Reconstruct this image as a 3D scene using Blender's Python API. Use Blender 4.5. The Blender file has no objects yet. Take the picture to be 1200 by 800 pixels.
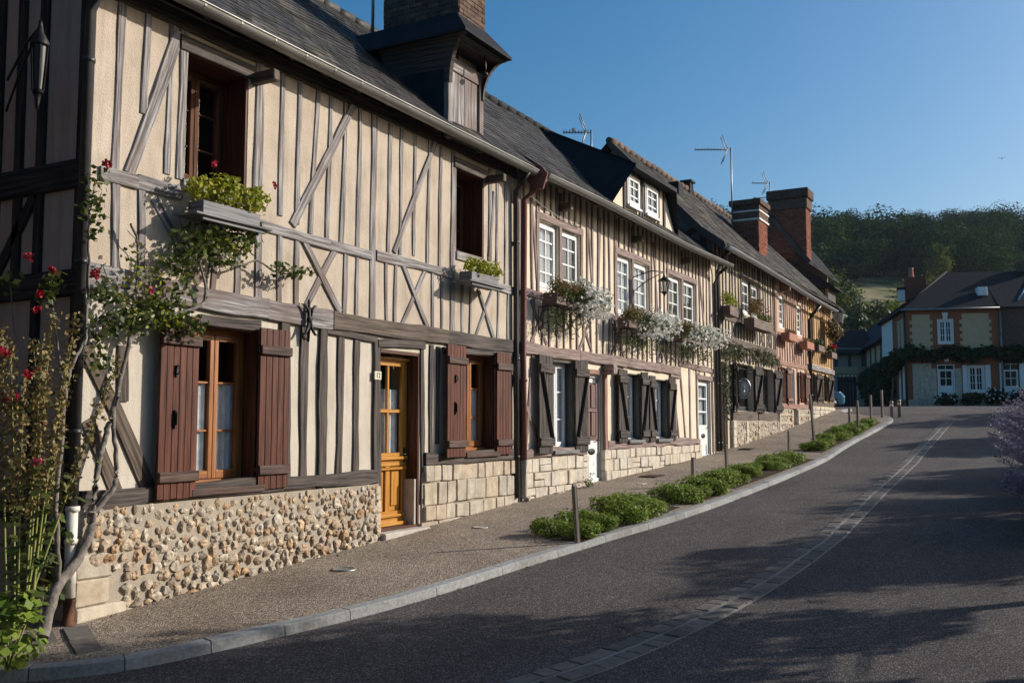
import bpy, bmesh, math, random
import numpy as np
from mathutils import Vector, Matrix
R=math.radians; PI=math.pi
random.seed(7)
scene=bpy.context.scene; COL=scene.collection
# ---------------------------------------------------------------- camera
PSI=R(28.8); PITCH=R(4.87); EYE=1.65
cd=bpy.data.cameras.new('camera'); cam=bpy.data.objects.new('camera',cd); COL.objects.link(cam)
cd.sensor_width=36; cd.lens=34.5; cd.clip_start=.1; cd.clip_end=3000
cam.location=(0,-6.8,EYE); cam.rotation_euler=(R(90)+PITCH,0,PSI-R(90))
scene.camera=cam
# ---------------------------------------------------------------- light
SUN_EL=R(23.5); SUN_AZ=R(-46.2)          # azimuth measured from +x (up the street) towards +y
sdir=Vector((math.cos(SUN_EL)*math.cos(SUN_AZ),math.cos(SUN_EL)*math.sin(SUN_AZ),math.sin(SUN_EL)))
wd=bpy.data.worlds.new('World'); scene.world=wd; wd.use_nodes=True
wn=wd.node_tree; bg=wn.nodes['Background']; sky=wn.nodes.new('ShaderNodeTexSky')
sky.sky_type='NISHITA'; sky.sun_disc=False; sky.sun_elevation=SUN_EL
sky.sun_rotation=math.atan2(sdir.x,sdir.y); sky.air_density=1.0; sky.dust_density=2.2; sky.ozone_density=3.0
hsv=wn.nodes.new('ShaderNodeHueSaturation'); hsv.inputs['Saturation'].default_value=1.42; hsv.inputs['Hue'].default_value=.493; hsv.inputs['Value'].default_value=1.1
wn.links.new(sky.outputs[0],hsv.inputs['Color']); wn.links.new(hsv.outputs[0],bg.inputs[0]); bg.inputs[1].default_value=.115
sl=bpy.data.lights.new('sun','SUN'); so=bpy.data.objects.new('sun',sl); COL.objects.link(so)
sl.energy=5.0; sl.angle=R(.55); sl.color=(1,.925,.82)
so.rotation_euler=sdir.to_track_quat('Z','Y').to_euler(); so.location=(20,-40,30)
scene.view_settings.view_transform='Standard'; scene.view_settings.look='None'
scene.view_settings.gamma=1; scene.view_settings.exposure=.06; scene.view_settings.use_curve_mapping=False
# ---------------------------------------------------------------- ground shape
GX=[-40,0,5.2,9.15,12.63,15.4,21.8,28,35.7,45,60,120]; GZ=[-2.6,-.22,.12,.36,.57,.70,1.0,1.48,2.15,2.55,2.75,3.0]
def zg(x): return float(np.interp(x,GX,GZ))
def zpav(x,y): return zg(x)-.015*min(abs(y),3)
def zroad(x,y): return zg(x)-.045-.055-.012*min(max(0,-y-2),2.6)
# ---------------------------------------------------------------- materials
def new_mat(name):
    m=bpy.data.materials.new(name); m.use_nodes=True
    return m,m.node_tree,m.node_tree.nodes['Principled BSDF']
def N(nt,t,**k):
    n=nt.nodes.new(t)
    for a,b in k.items():
        if a in n.inputs: n.inputs[a].default_value=b
        else: setattr(n,a,b)
    return n
def ramp(nt,fac,cols,lo=.3,hi=.7):
    r=nt.nodes.new('ShaderNodeValToRGB'); e=r.color_ramp.elements
    n=len(cols)
    while len(e)<n: e.new(.5)
    for i,c in enumerate(cols):
        e[i].position=lo+(hi-lo)*i/max(1,n-1); e[i].color=(*c,1)
    nt.links.new(fac,r.inputs[0]); return r
def surf(name,cols,scale=6,rough=.85,bump=.3,bscale=60,bdist=.006,island=.0,coord='Object',stretch=(1,1,1),bstretch=None,spec=.25,lo=.3,hi=.7,detail=8,big=None,metal=0,itint=None,streak=0):
    m,nt,b=new_mat(name); L=nt.links.new
    tc=N(nt,'ShaderNodeTexCoord'); mp=N(nt,'ShaderNodeMapping'); mp.inputs['Scale'].default_value=stretch
    L(tc.outputs[coord],mp.inputs[0])
    n1=N(nt,'ShaderNodeTexNoise',Scale=scale,Detail=detail,Roughness=.62); L(mp.outputs[0],n1.inputs['Vector'])
    col=ramp(nt,n1.outputs['Fac'],cols,lo,hi).outputs[0]
    if big:                                   # large soft patches of another colour (weathering of the material itself)
        n3=N(nt,'ShaderNodeTexNoise',Scale=big[1],Detail=3,Roughness=.5); L(tc.outputs['Object'],n3.inputs['Vector'])
        f=ramp(nt,n3.outputs['Fac'],[(0,0,0),(1,1,1)],big[2],big[3])
        mx=N(nt,'ShaderNodeMix',data_type='RGBA'); L(f.outputs[0],mx.inputs[0]); L(col,mx.inputs[6])
        n4=ramp(nt,n1.outputs['Fac'],[tuple(v*.75 for v in big[0]),tuple(min(1,v*1.2) for v in big[0])],lo,hi); L(n4.outputs[0],mx.inputs[7])
        col=mx.outputs[2]
    if streak:                                # rain runs and grime, taller than wide
        mp3=N(nt,'ShaderNodeMapping'); mp3.inputs['Scale'].default_value=(5,5,.55); L(tc.outputs['Object'],mp3.inputs[0])
        n5=N(nt,'ShaderNodeTexNoise',Scale=1.6,Detail=9,Roughness=.68); L(mp3.outputs[0],n5.inputs['Vector'])
        r5=ramp(nt,n5.outputs['Fac'],[(1-streak,)*3,(1-streak*.35,1-streak*.4,1-streak*.45),(1,1,1),(1.0,.99,.97)],.28,.66)
        mx5=N(nt,'ShaderNodeMix',data_type='RGBA',blend_type='MULTIPLY'); mx5.inputs[0].default_value=1; L(col,mx5.inputs[6]); L(r5.outputs[0],mx5.inputs[7]); col=mx5.outputs[2]
    if island:
        g=N(nt,'ShaderNodeNewGeometry')
        if itint:
            rr=ramp(nt,g.outputs['Random Per Island'],itint,0,1); rr.color_ramp.interpolation='LINEAR'
            mx=N(nt,'ShaderNodeMix',data_type='RGBA',blend_type='MULTIPLY'); mx.inputs[0].default_value=1
            L(col,mx.inputs[6]); L(rr.outputs[0],mx.inputs[7]); col=mx.outputs[2]
        else:
            hs=N(nt,'ShaderNodeHueSaturation'); mr=N(nt,'ShaderNodeMapRange'); mr.inputs[3].default_value=1-island; mr.inputs[4].default_value=1+island
            L(g.outputs['Random Per Island'],mr.inputs[0]); L(mr.outputs[0],hs.inputs['Value']); L(col,hs.inputs['Color']); col=hs.outputs[0]
    L(col,b.inputs['Base Color'])
    b.inputs['Roughness'].default_value=rough; b.inputs['Specular IOR Level'].default_value=spec; b.inputs['Metallic'].default_value=metal
    if bump:
        mp2=N(nt,'ShaderNodeMapping'); mp2.inputs['Scale'].default_value=bstretch or stretch; L(tc.outputs[coord],mp2.inputs[0])
        n2=N(nt,'ShaderNodeTexNoise',Scale=bscale,Detail=5,Roughness=.6); L(mp2.outputs[0],n2.inputs['Vector'])
        bp=N(nt,'ShaderNodeBump',Strength=bump,Distance=bdist); L(n2.outputs['Fac'],bp.inputs['Height']); L(bp.outputs[0],b.inputs['Normal'])
    return m
def wood(name,c1,c2,c3=None,rough=.75,bump=.5,island=.14,**k):
    cols=[tuple(v*.45 for v in c1),c1,c2]+([c3,c3] if c3 else [c2])
    return surf(name,cols,scale=1.0,rough=rough,bump=bump,bscale=1.0,bdist=.008,island=island,coord='UV',stretch=(1.6,34,1),bstretch=(2.2,70,1),lo=.30,hi=.72,**k)
def gravelly(name,cols,scale,bump,rough=.9,bdist=.006,patch=None,wear=False):
    m,nt,b=new_mat(name); L=nt.links.new
    tc=N(nt,'ShaderNodeTexCoord'); v=N(nt,'ShaderNodeTexVoronoi',Scale=scale); L(tc.outputs['Object'],v.inputs['Vector'])
    sp=N(nt,'ShaderNodeSeparateColor'); L(v.outputs['Color'],sp.inputs[0])
    r=ramp(nt,sp.outputs[0],cols,.0,1.); r.color_ramp.interpolation='LINEAR'
    col=r.outputs[0]
    n=N(nt,'ShaderNodeTexNoise',Scale=1.1,Detail=6,Roughness=.65); L(tc.outputs['Object'],n.inputs['Vector'])
    mr=N(nt,'ShaderNodeMapRange'); mr.inputs[1].default_value=.3; mr.inputs[2].default_value=.7; mr.inputs[3].default_value=.78; mr.inputs[4].default_value=1.2; L(n.outputs['Fac'],mr.inputs[0])
    hs=N(nt,'ShaderNodeHueSaturation'); L(mr.outputs[0],hs.inputs['Value']); L(col,hs.inputs['Color']); col=hs.outputs[0]
    if patch:
        n3=N(nt,'ShaderNodeTexNoise',Scale=patch[1],Detail=4,Roughness=.6); L(tc.outputs['Object'],n3.inputs['Vector'])
        f=ramp(nt,n3.outputs['Fac'],[(0,0,0),(1,1,1)],.5,.62)
        mx=N(nt,'ShaderNodeMix',data_type='RGBA',blend_type='MULTIPLY'); L(f.outputs[0],mx.inputs[0]); L(col,mx.inputs[6]); mx.inputs[7].default_value=(*patch[0],1); col=mx.outputs[2]
    if wear:                                  # tyre-worn lanes and old repairs lengthwise along the road
        mp=N(nt,'ShaderNodeMapping'); mp.inputs['Scale'].default_value=(.22,1.5,1); L(tc.outputs['Object'],mp.inputs[0])
        n6=N(nt,'ShaderNodeTexNoise',Scale=1.3,Detail=7,Roughness=.6); L(mp.outputs[0],n6.inputs['Vector'])
        r6=ramp(nt,n6.outputs['Fac'],[(.74,.74,.75),(1,1,1),(1.0,.98,.96)],.3,.7); mx6=N(nt,'ShaderNodeMix',data_type='RGBA',blend_type='MULTIPLY'); mx6.inputs[0].default_value=1; L(col,mx6.inputs[6]); L(r6.outputs[0],mx6.inputs[7]); col=mx6.outputs[2]
        v2=N(nt,'ShaderNodeTexVoronoi',Scale=.55,feature='DISTANCE_TO_EDGE'); n7=N(nt,'ShaderNodeTexNoise',Scale=2.5,Detail=6); L(tc.outputs['Object'],n7.inputs['Vector']); vm=N(nt,'ShaderNodeMix',data_type='RGBA'); vm.inputs[0].default_value=.22; L(tc.outputs['Object'],vm.inputs[6]); L(n7.outputs['Color'],vm.inputs[7]); L(vm.outputs[2],v2.inputs['Vector'])
        r7=ramp(nt,v2.outputs['Distance'],[(.45,.45,.45),(1,1,1)],.0015,.006); n8=N(nt,'ShaderNodeTexNoise',Scale=.35,Detail=2); L(tc.outputs['Object'],n8.inputs['Vector']); r8=ramp(nt,n8.outputs['Fac'],[(0,0,0),(1,1,1)],.52,.60)
        mx7=N(nt,'ShaderNodeMix',data_type='RGBA',blend_type='MULTIPLY'); L(r8.outputs[0],mx7.inputs[0]); L(col,mx7.inputs[6]); L(r7.outputs[0],mx7.inputs[7]); col=mx7.outputs[2]
    L(col,b.inputs['Base Color']); b.inputs['Roughness'].default_value=rough; b.inputs['Specular IOR Level'].default_value=.25
    bp=N(nt,'ShaderNodeBump',Strength=bump,Distance=bdist); L(v.outputs['Distance'],bp.inputs['Height']); bp.invert=True; L(bp.outputs[0],b.inputs['Normal'])
    return m
def leafmat(name,cols,trans=.35,rough=.55,spec=.3,species=0):
    m,nt,b=new_mat(name); L=nt.links.new
    g=N(nt,'ShaderNodeNewGeometry'); r=ramp(nt,g.outputs['Random Per Island'],cols,0,1)
    if species:                              # neighbouring trees of different kinds
        tc=N(nt,'ShaderNodeTexCoord'); n1=N(nt,'ShaderNodeTexNoise',Scale=species,Detail=1,Roughness=.4); L(tc.outputs['Object'],n1.inputs['Vector'])
        r1=ramp(nt,n1.outputs['Fac'],[(.50,.55,.6),(.9,1,.9),(1.5,1.45,1.0),(2.1,1.7,1.1)],.32,.70); m1=N(nt,'ShaderNodeMix',data_type='RGBA',blend_type='MULTIPLY'); m1.inputs[0].default_value=1; L(r.outputs[0],m1.inputs[6]); L(r1.outputs[0],m1.inputs[7])
        r=m1; r_out=m1.outputs[2]
    else: r_out=r.outputs[0]
    L(r_out,b.inputs['Base Color']); b.inputs['Roughness'].default_value=rough; b.inputs['Specular IOR Level'].default_value=spec
    if trans:
        t=N(nt,'ShaderNodeBsdfTranslucent'); L(r_out,t.inputs[0]); mx=N(nt,'ShaderNodeMixShader'); mx.inputs[0].default_value=trans
        L(b.outputs[0],mx.inputs[1]); L(t.outputs[0],mx.inputs[2]); L(mx.outputs[0],nt.nodes['Material Output'].inputs[0])
    return m
def plain(name,c,rough=.5,metal=0,spec=.4):
    m,nt,b=new_mat(name); b.inputs['Base Color'].default_value=(*c,1); b.inputs['Roughness'].default_value=rough
    b.inputs['Metallic'].default_value=metal; b.inputs['Specular IOR Level'].default_value=spec; return m
def glassmat(name,tint=(.93,.95,.95)):
    m,nt,b=new_mat(name); L=nt.links.new
    tr=N(nt,'ShaderNodeBsdfTransparent'); tr.inputs[0].default_value=(*tint,1)
    gl=N(nt,'ShaderNodeBsdfGlossy',Roughness=.02); gl.inputs[0].default_value=(1,1,1,1)
    fr=N(nt,'ShaderNodeFresnel',IOR=1.55); 
    tc=N(nt,'ShaderNodeTexCoord'); n=N(nt,'ShaderNodeTexNoise',Scale=2.2,Detail=2); L(tc.outputs['Object'],n.inputs['Vector'])
    bp=N(nt,'ShaderNodeBump',Strength=.12,Distance=.02); L(n.outputs['Fac'],bp.inputs['Height']); L(bp.outputs[0],gl.inputs['Normal'])
    ad=N(nt,'ShaderNodeMath',operation='ADD'); ad.inputs[1].default_value=.05; L(fr.outputs[0],ad.inputs[0])
    gb_=N(nt,'ShaderNodeNewGeometry'); iv=N(nt,'ShaderNodeMath',operation='SUBTRACT'); iv.inputs[0].default_value=1; L(gb_.outputs['Backfacing'],iv.inputs[1]); ml=N(nt,'ShaderNodeMath',operation='MULTIPLY'); L(ad.outputs[0],ml.inputs[0]); L(iv.outputs[0],ml.inputs[1])
    mx=N(nt,'ShaderNodeMixShader'); L(ml.outputs[0],mx.inputs[0]); L(tr.outputs[0],mx.inputs[1]); L(gl.outputs[0],mx.inputs[2]); L(mx.outputs[0],nt.nodes['Material Output'].inputs[0])
    return m
M={}
M['plaster_a']=surf('roughcast_beige',[(.46,.385,.305),(.59,.505,.41)],scale=2.2,bump=.55,bscale=70,bdist=.012,rough=.95,spec=.1,lo=.35,hi=.65,streak=0.3)
M['plaster_low']=surf('lime_render_cream',[(.52,.465,.385),(.63,.57,.48)],scale=2.5,bump=.5,bscale=60,bdist=.010,rough=.95,spec=.1,streak=0.26)
M['plaster_b']=surf('plaster_yellow',[(.70,.595,.455),(.81,.70,.555)],scale=1.8,bump=.25,bscale=40,bdist=.008,rough=.95,spec=.1,streak=0.22)
M['plaster_c']=surf('plaster_cream',[(.52,.44,.34),(.62,.53,.42)],scale=2,bump=.25,bscale=40,bdist=.008,rough=.95,spec=.1,streak=0.3)
M['plaster_d']=surf('plaster_pink',[(.54,.37,.28),(.62,.44,.34)],scale=2,bump=.2,bscale=40,rough=.95,spec=.1,streak=0.25)
M['plaster_e']=surf('plaster_ochre',[(.58,.36,.17),(.66,.44,.24)],scale=2,bump=.2,bscale=40,rough=.95,spec=.1,streak=0.25)
M['plaster_shade']=surf('shaded_wall_plaster',[(.36,.32,.285),(.43,.385,.345)],scale=2,bump=.4,bscale=50,rough=.95,spec=.1,streak=0.3)  # plaster darkened in colour for walls that lie in shade
M['wood_grey']=wood('weathered_oak_grey',(.12,.105,.10),(.25,.23,.225),(.42,.40,.39),big=((.17,.125,.11),.9,.52,.68))
M['wood_dark']=wood('dark_oak',(.035,.028,.025),(.085,.068,.06),(.13,.105,.09))
M['wood_shade']=wood('shaded_gable_oak',(.012,.011,.011),(.03,.027,.026),(.05,.045,.042))  # oak darkened to carry the shade of the gable side
M['wood_mauve']=wood('mauve_painted_oak',(.17,.115,.10),(.27,.195,.175),(.36,.28,.255),island=.18)
M['wood_brown']=wood('brown_oak',(.06,.045,.035),(.12,.09,.07),(.17,.13,.10))
M['wood_pink']=wood('red_painted_oak',(.22,.115,.085),(.32,.18,.135),(.38,.23,.18))
M['wood_ochre']=wood('ochre_oak',(.25,.14,.06),(.36,.21,.10),(.42,.27,.14))
M['shutter']=wood('red_brown_stained_planks',(.05,.014,.007),(.105,.030,.015),(.15,.048,.025),rough=.6,island=.2,bump=.35)
M['batten']=wood('dark_brown_batten',(.04,.022,.016),(.085,.05,.038),(.12,.08,.065),rough=.65)
M['shutter_b']=wood('bleached_dark_shutter_boards',(.025,.02,.018),(.06,.048,.042),(.13,.11,.10),rough=.8)
M['frame_dark']=wood('dark_stained_window_oak',(.07,.028,.013),(.14,.058,.028),rough=.7,bump=.15,spec=.15)
M['reveal']=wood('red_brown_reveal',(.07,.027,.014),(.13,.05,.027),rough=.6)
M['orange_wood']=wood('varnished_orange_oak',(.40,.165,.02),(.52,.235,.035),(.58,.29,.06),rough=.35,bump=.15,spec=.5,island=.05)
M['frame_wood']=wood('varnished_window_oak',(.26,.09,.022),(.38,.15,.038),rough=.4,bump=.15,spec=.5,island=.06)
M['white']=surf('white_paint',[(.72,.72,.70),(.80,.80,.78)],scale=3,rough=.5,bump=.05,spec=.4)
M['grey_paint']=surf('grey_blue_paint',[(.30,.31,.33),(.38,.39,.41)],scale=4,rough=.5,bump=.08)
M['door_brown']=wood('faded_brown_door_panels',(.13,.08,.065),(.24,.15,.125),rough=.6,bump=.2)
M['flint']=surf('flint_cobbles',[(.25,.22,.18),(.62,.56,.47)],scale=14,rough=.6,bump=.7,bscale=40,bdist=.012,island=1,itint=[(1,.92,.8),(1.0,.98,.95),(.85,.58,.36),(.62,.54,.46),(1,.80,.60),(.80,.76,.72),(.98,.70,.45),(1,.97,.9)],lo=.36,hi=.62,spec=.35)
M['mortar']=surf('flint_mortar',[(.33,.285,.225),(.43,.375,.30)],scale=6,rough=.95,bump=.6,bscale=70,bdist=.012,spec=.1)
M['ashlar']=surf('limestone_blocks',[(.40,.36,.30),(.60,.56,.485)],scale=7,rough=.9,bump=.5,bscale=26,bdist=.012,island=1,itint=[(1,.97,.92),(.98,.86,.72),(.86,.82,.78),(1,.93,.82),(.92,.90,.88),(.98,.86,.76),(.95,.95,.93)],lo=.34,hi=.62,spec=.15,streak=.35)
M['ashlar_w']=surf('pale_limestone_blocks',[(.48,.44,.38),(.68,.64,.57)],scale=7,rough=.9,bump=.5,bscale=26,bdist=.012,island=1,itint=[(1,.97,.92),(1,.93,.84),(.9,.88,.85),(1,.95,.88)],lo=.34,hi=.62,spec=.15,streak=.35)
M['slate']=surf('old_slate',[(.030,.029,.029),(.070,.065,.061)],scale=9,rough=.62,bump=.35,bscale=30,bdist=.006,island=.4,spec=.3,big=((.13,.115,.09),1.3,.52,.70))
M['slate_smooth']=surf('blue_slate',[(.015,.016,.019),(.030,.031,.035)],scale=5,rough=.8,bump=.25,bscale=30,bdist=.004,island=.3,spec=.12)
M['tile']=surf('old_brown_tiles',[(.038,.035,.033),(.076,.069,.063)],scale=8,rough=.8,bump=.35,bscale=30,bdist=.006,island=.4,spec=.2,big=((.14,.12,.09),1.1,.5,.68))
M['ridge']=surf('clay_ridge_tiles',[(.075,.05,.04),(.13,.09,.07)],scale=7,rough=.85,bump=.3,island=.35)
M['zinc']=surf('zinc_gutter',[(.20,.20,.19),(.32,.315,.30)],scale=4,rough=.45,bump=.08,bscale=20,metal=.5,stretch=(.6,3,3))
M['zinc_new']=plain('new_zinc',(.42,.44,.46),.4,.8)
M['pipe_dark']=surf('dark_painted_pipe',[(.018,.018,.020),(.04,.04,.042)],scale=6,rough=.45,bump=.05,spec=.5)
M['pipe_brown']=surf('brown_painted_pipe',[(.14,.055,.045),(.20,.085,.07)],scale=5,rough=.5,bump=.05,spec=.4)
M['pipe_white']=surf('white_painted_pipe',[(.50,.45,.38),(.70,.66,.60)],scale=5,rough=.5,bump=.1,lo=.3,hi=.5)
M['rust']=surf('rusty_iron',[(.07,.03,.018),(.16,.07,.04)],scale=14,rough=.8,bump=.3)
M['iron']=surf('wrought_iron',[(.012,.012,.013),(.04,.038,.036)],scale=12,rough=.5,bump=.2,metal=.4)
M['concrete']=surf('granite_kerb',[(.23,.235,.23),(.36,.36,.35)],scale=30,rough=.85,bump=.3,bscale=90,bdist=.003,island=.13,lo=.35,hi=.65,detail=6,big=((.22,.215,.20),1.6,.5,.7))
M['sett']=surf('stone_setts',[(.100,.089,.080),(.175,.157,.142)],scale=16,rough=.8,bump=.45,bscale=50,bdist=.008,island=.3)
M['joint']=surf('pale_mortar_joint',[(.23,.21,.185),(.31,.285,.255)],scale=20,rough=.95,bump=.3)
M['step']=surf('stone_step',[(.40,.36,.31),(.55,.51,.45)],scale=8,rough=.9,bump=.3)
M['gravel']=gravelly('exposed_gravel_concrete',[(.105,.081,.062),(.185,.146,.110),(.25,.198,.150),(.34,.275,.21),(.60,.52,.42)],95,.9,patch=((.86,.84,.82),.5))
M['asphalt']=gravelly('asphalt_old',[(.038,.031,.029),(.060,.051,.047),(.078,.067,.062),(.110,.096,.090),(.30,.27,.25)],120,.8,bdist=.005,patch=((.78,.76,.78),.55),wear=True)
M['soil']=surf('dry_soil',[(.05,.038,.028),(.11,.085,.06)],scale=18,rough=1,bump=.8,bscale=50,bdist=.03,spec=.05)
M['field']=surf('field_grass',[(.06,.08,.028),(.14,.15,.055)],scale=.12,rough=1,bump=.4,bscale=1.5,bdist=.3,spec=.02,big=((.30,.25,.14),.06,.42,.54))
M['grass']=surf('rough_grass',[(.03,.045,.016),(.07,.085,.03)],scale=.5,rough=1,bump=.4,bscale=3,bdist=.2,spec=.02)
M['brick']=surf('red_brick',[(.16,.055,.035),(.27,.10,.065)],scale=9,rough=.9,bump=.3,island=.28,spec=.1)
M['brick_orange']=surf('orange_brick',[(.22,.085,.045),(.34,.14,.075)],scale=7,rough=.9,bump=.3,spec=.1)
M['brick_old']=surf('weathered_brick',[(.085,.055,.043),(.17,.115,.09)],scale=9,rough=.9,bump=.4,island=.35,spec=.1)
M['brick_joint']=surf('brick_mortar',[(.27,.24,.20),(.36,.32,.27)],scale=12,rough=.95,bump=.3)
M['stucco']=surf('sand_stucco',[(.50,.36,.22),(.58,.43,.27)],scale=3,rough=.95,bump=.2)
M['glass']=glassmat('window_glass')
M['glass_dark']=plain('dark_window_glass',(.018,.022,.026),.12,0,.35)
M['curtain']=surf('lace_curtain',[(.50,.52,.55),(.80,.82,.84)],scale=18,rough=.9,bump=.2,stretch=(1,1,.6))
M['painted_dark']=plain('painted_room_dark',(.02,.018,.016),.9)  # near-black colour standing in for the darkness of unlit rooms
M['bark']=surf('rose_bark',[(.10,.085,.07),(.26,.23,.20)],scale=20,rough=.9,bump=.6,bscale=40,bdist=.01)
M['trunk']=surf('tree_bark',[(.05,.04,.03),(.12,.10,.08)],scale=10,rough=.95,bump=.6,bscale=30,bdist=.02)
M['stake']=wood('grey_wood_stake',(.10,.08,.065),(.19,.16,.135),(.26,.23,.20))
M['stem_green']=surf('green_stems',[(.16,.19,.05),(.30,.30,.09)],scale=10,rough=.7,bump=0)
M['leaf_rose']=leafmat('rose_leaves',[(.035,.060,.014),(.085,.12,.025),(.065,.095,.02),(.20,.20,.05)])
M['leaf_box']=leafmat('hedge_leaves',[(.075,.13,.014),(.15,.23,.025),(.23,.31,.04),(.34,.39,.09)])
M['leaf_yel']=leafmat('geranium_leaves',[(.16,.20,.015),(.32,.33,.025),(.24,.28,.02),(.42,.38,.05)])
M['leaf_mid']=leafmat('plant_leaves',[(.03,.06,.012),(.08,.11,.025),(.13,.15,.04)])
M['leaf_dry']=leafmat('dry_foliage',[(.14,.08,.03),(.22,.13,.04),(.17,.14,.05),(.10,.06,.03)])
M['leaf_vine']=leafmat('dark_vine_leaves',[(.012,.028,.008),(.03,.055,.014),(.022,.04,.012)])
M['leaf_grey']=leafmat('dusty_vine_leaves',[(.10,.11,.055),(.17,.165,.09),(.07,.08,.035),(.20,.17,.11)])
M['leaf_tree']=leafmat('tree_leaves',[(.018,.034,.010),(.035,.055,.014),(.055,.075,.018)],trans=.25)
M['leaf_forest']=leafmat('forest_leaves',[(.012,.034,.018),(.023,.052,.024),(.039,.068,.028),(.064,.078,.032)],trans=.15,rough=1,spec=.0,species=.10)
M['leaf_hill']=leafmat('hillside_leaves',[(.07,.10,.02),(.12,.15,.03),(.17,.18,.04)],trans=.3,rough=1,spec=0)
M['pod']=leafmat('hollyhock_seed_pods',[(.20,.13,.05),(.30,.22,.08),(.16,.12,.05),(.26,.24,.10)],trans=.15)
M['petal_red']=leafmat('red_petals',[(.28,.006,.015),(.42,.012,.035),(.22,.004,.012)],trans=.25)
M['petal_pink']=leafmat('pink_petals',[(.55,.06,.16),(.62,.12,.22)],trans=.25)
M['petal_white']=leafmat('white_petals',[(.68,.68,.62),(.80,.80,.76),(.62,.60,.55)],trans=.3)
M['petal_lilac']=leafmat('lilac_flowers',[(.23,.18,.28),(.31,.26,.37),(.38,.34,.43),(.26,.23,.28)],trans=.25)
M['planter_grey']=wood('grey_board',(.10,.10,.105),(.17,.17,.175),(.22,.22,.225),rough=.6,bump=.2)
M['planter_brown']=wood('brown_planter_board',(.11,.075,.06),(.20,.14,.115))
M['terracotta']=surf('terracotta',[(.34,.15,.10),(.45,.22,.15)],scale=8,rough=.9,bump=.1)
M['car']=plain('blue_car_paint',(.13,.30,.42),.25,.2,.5)
M['black']=plain('black_rubber',(.012,.012,.013),.6)
M['chrome']=plain('bright_metal',(.6,.6,.6),.25,.9)
M['lamp_glass']=plain('frosted_lamp_glass',(.55,.55,.5),.3)
M['plate']=plain('cream_enamel_plate',(.72,.66,.50),.35)
M['ink']=plain('dark_enamel',(.02,.02,.02),.4)
# ---------------------------------------------------------------- objects
WLOC={}
def thing(name,label,cat,loc=(0,0,0),rotz=0,group=None):
    o=bpy.data.objects.new(name,None); COL.objects.link(o); o.location=loc; o.rotation_euler=(0,0,rotz); o.empty_display_size=.2
    o['label']=label; o['category']=cat
    if group: o['group']=group
    WLOC[o.name]=Vector(loc); return o
def tag(o,label=None,cat=None,group=None,kind=None):
    for k,v in (('label',label),('category',cat),('group',group),('kind',kind)):
        if v: o[k]=v
    return o
def link(me,name,mats,parent=None):
    o=bpy.data.objects.new(name,me); COL.objects.link(o)
    for m in (mats if isinstance(mats,(list,tuple)) else [mats]): me.materials.append(m)
    if parent: o.parent=parent
    return o
def wloc(o):
    if o is None: return Vector((0,0,0))
    if o.name in WLOC: return WLOC[o.name]
    return wloc(o.parent)
def copy_tree(o,parent=None):
    c=o.copy(); COL.objects.link(c)
    if parent: c.parent=parent
    for ch in list(o.children): copy_tree(ch,c)
    return c
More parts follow.
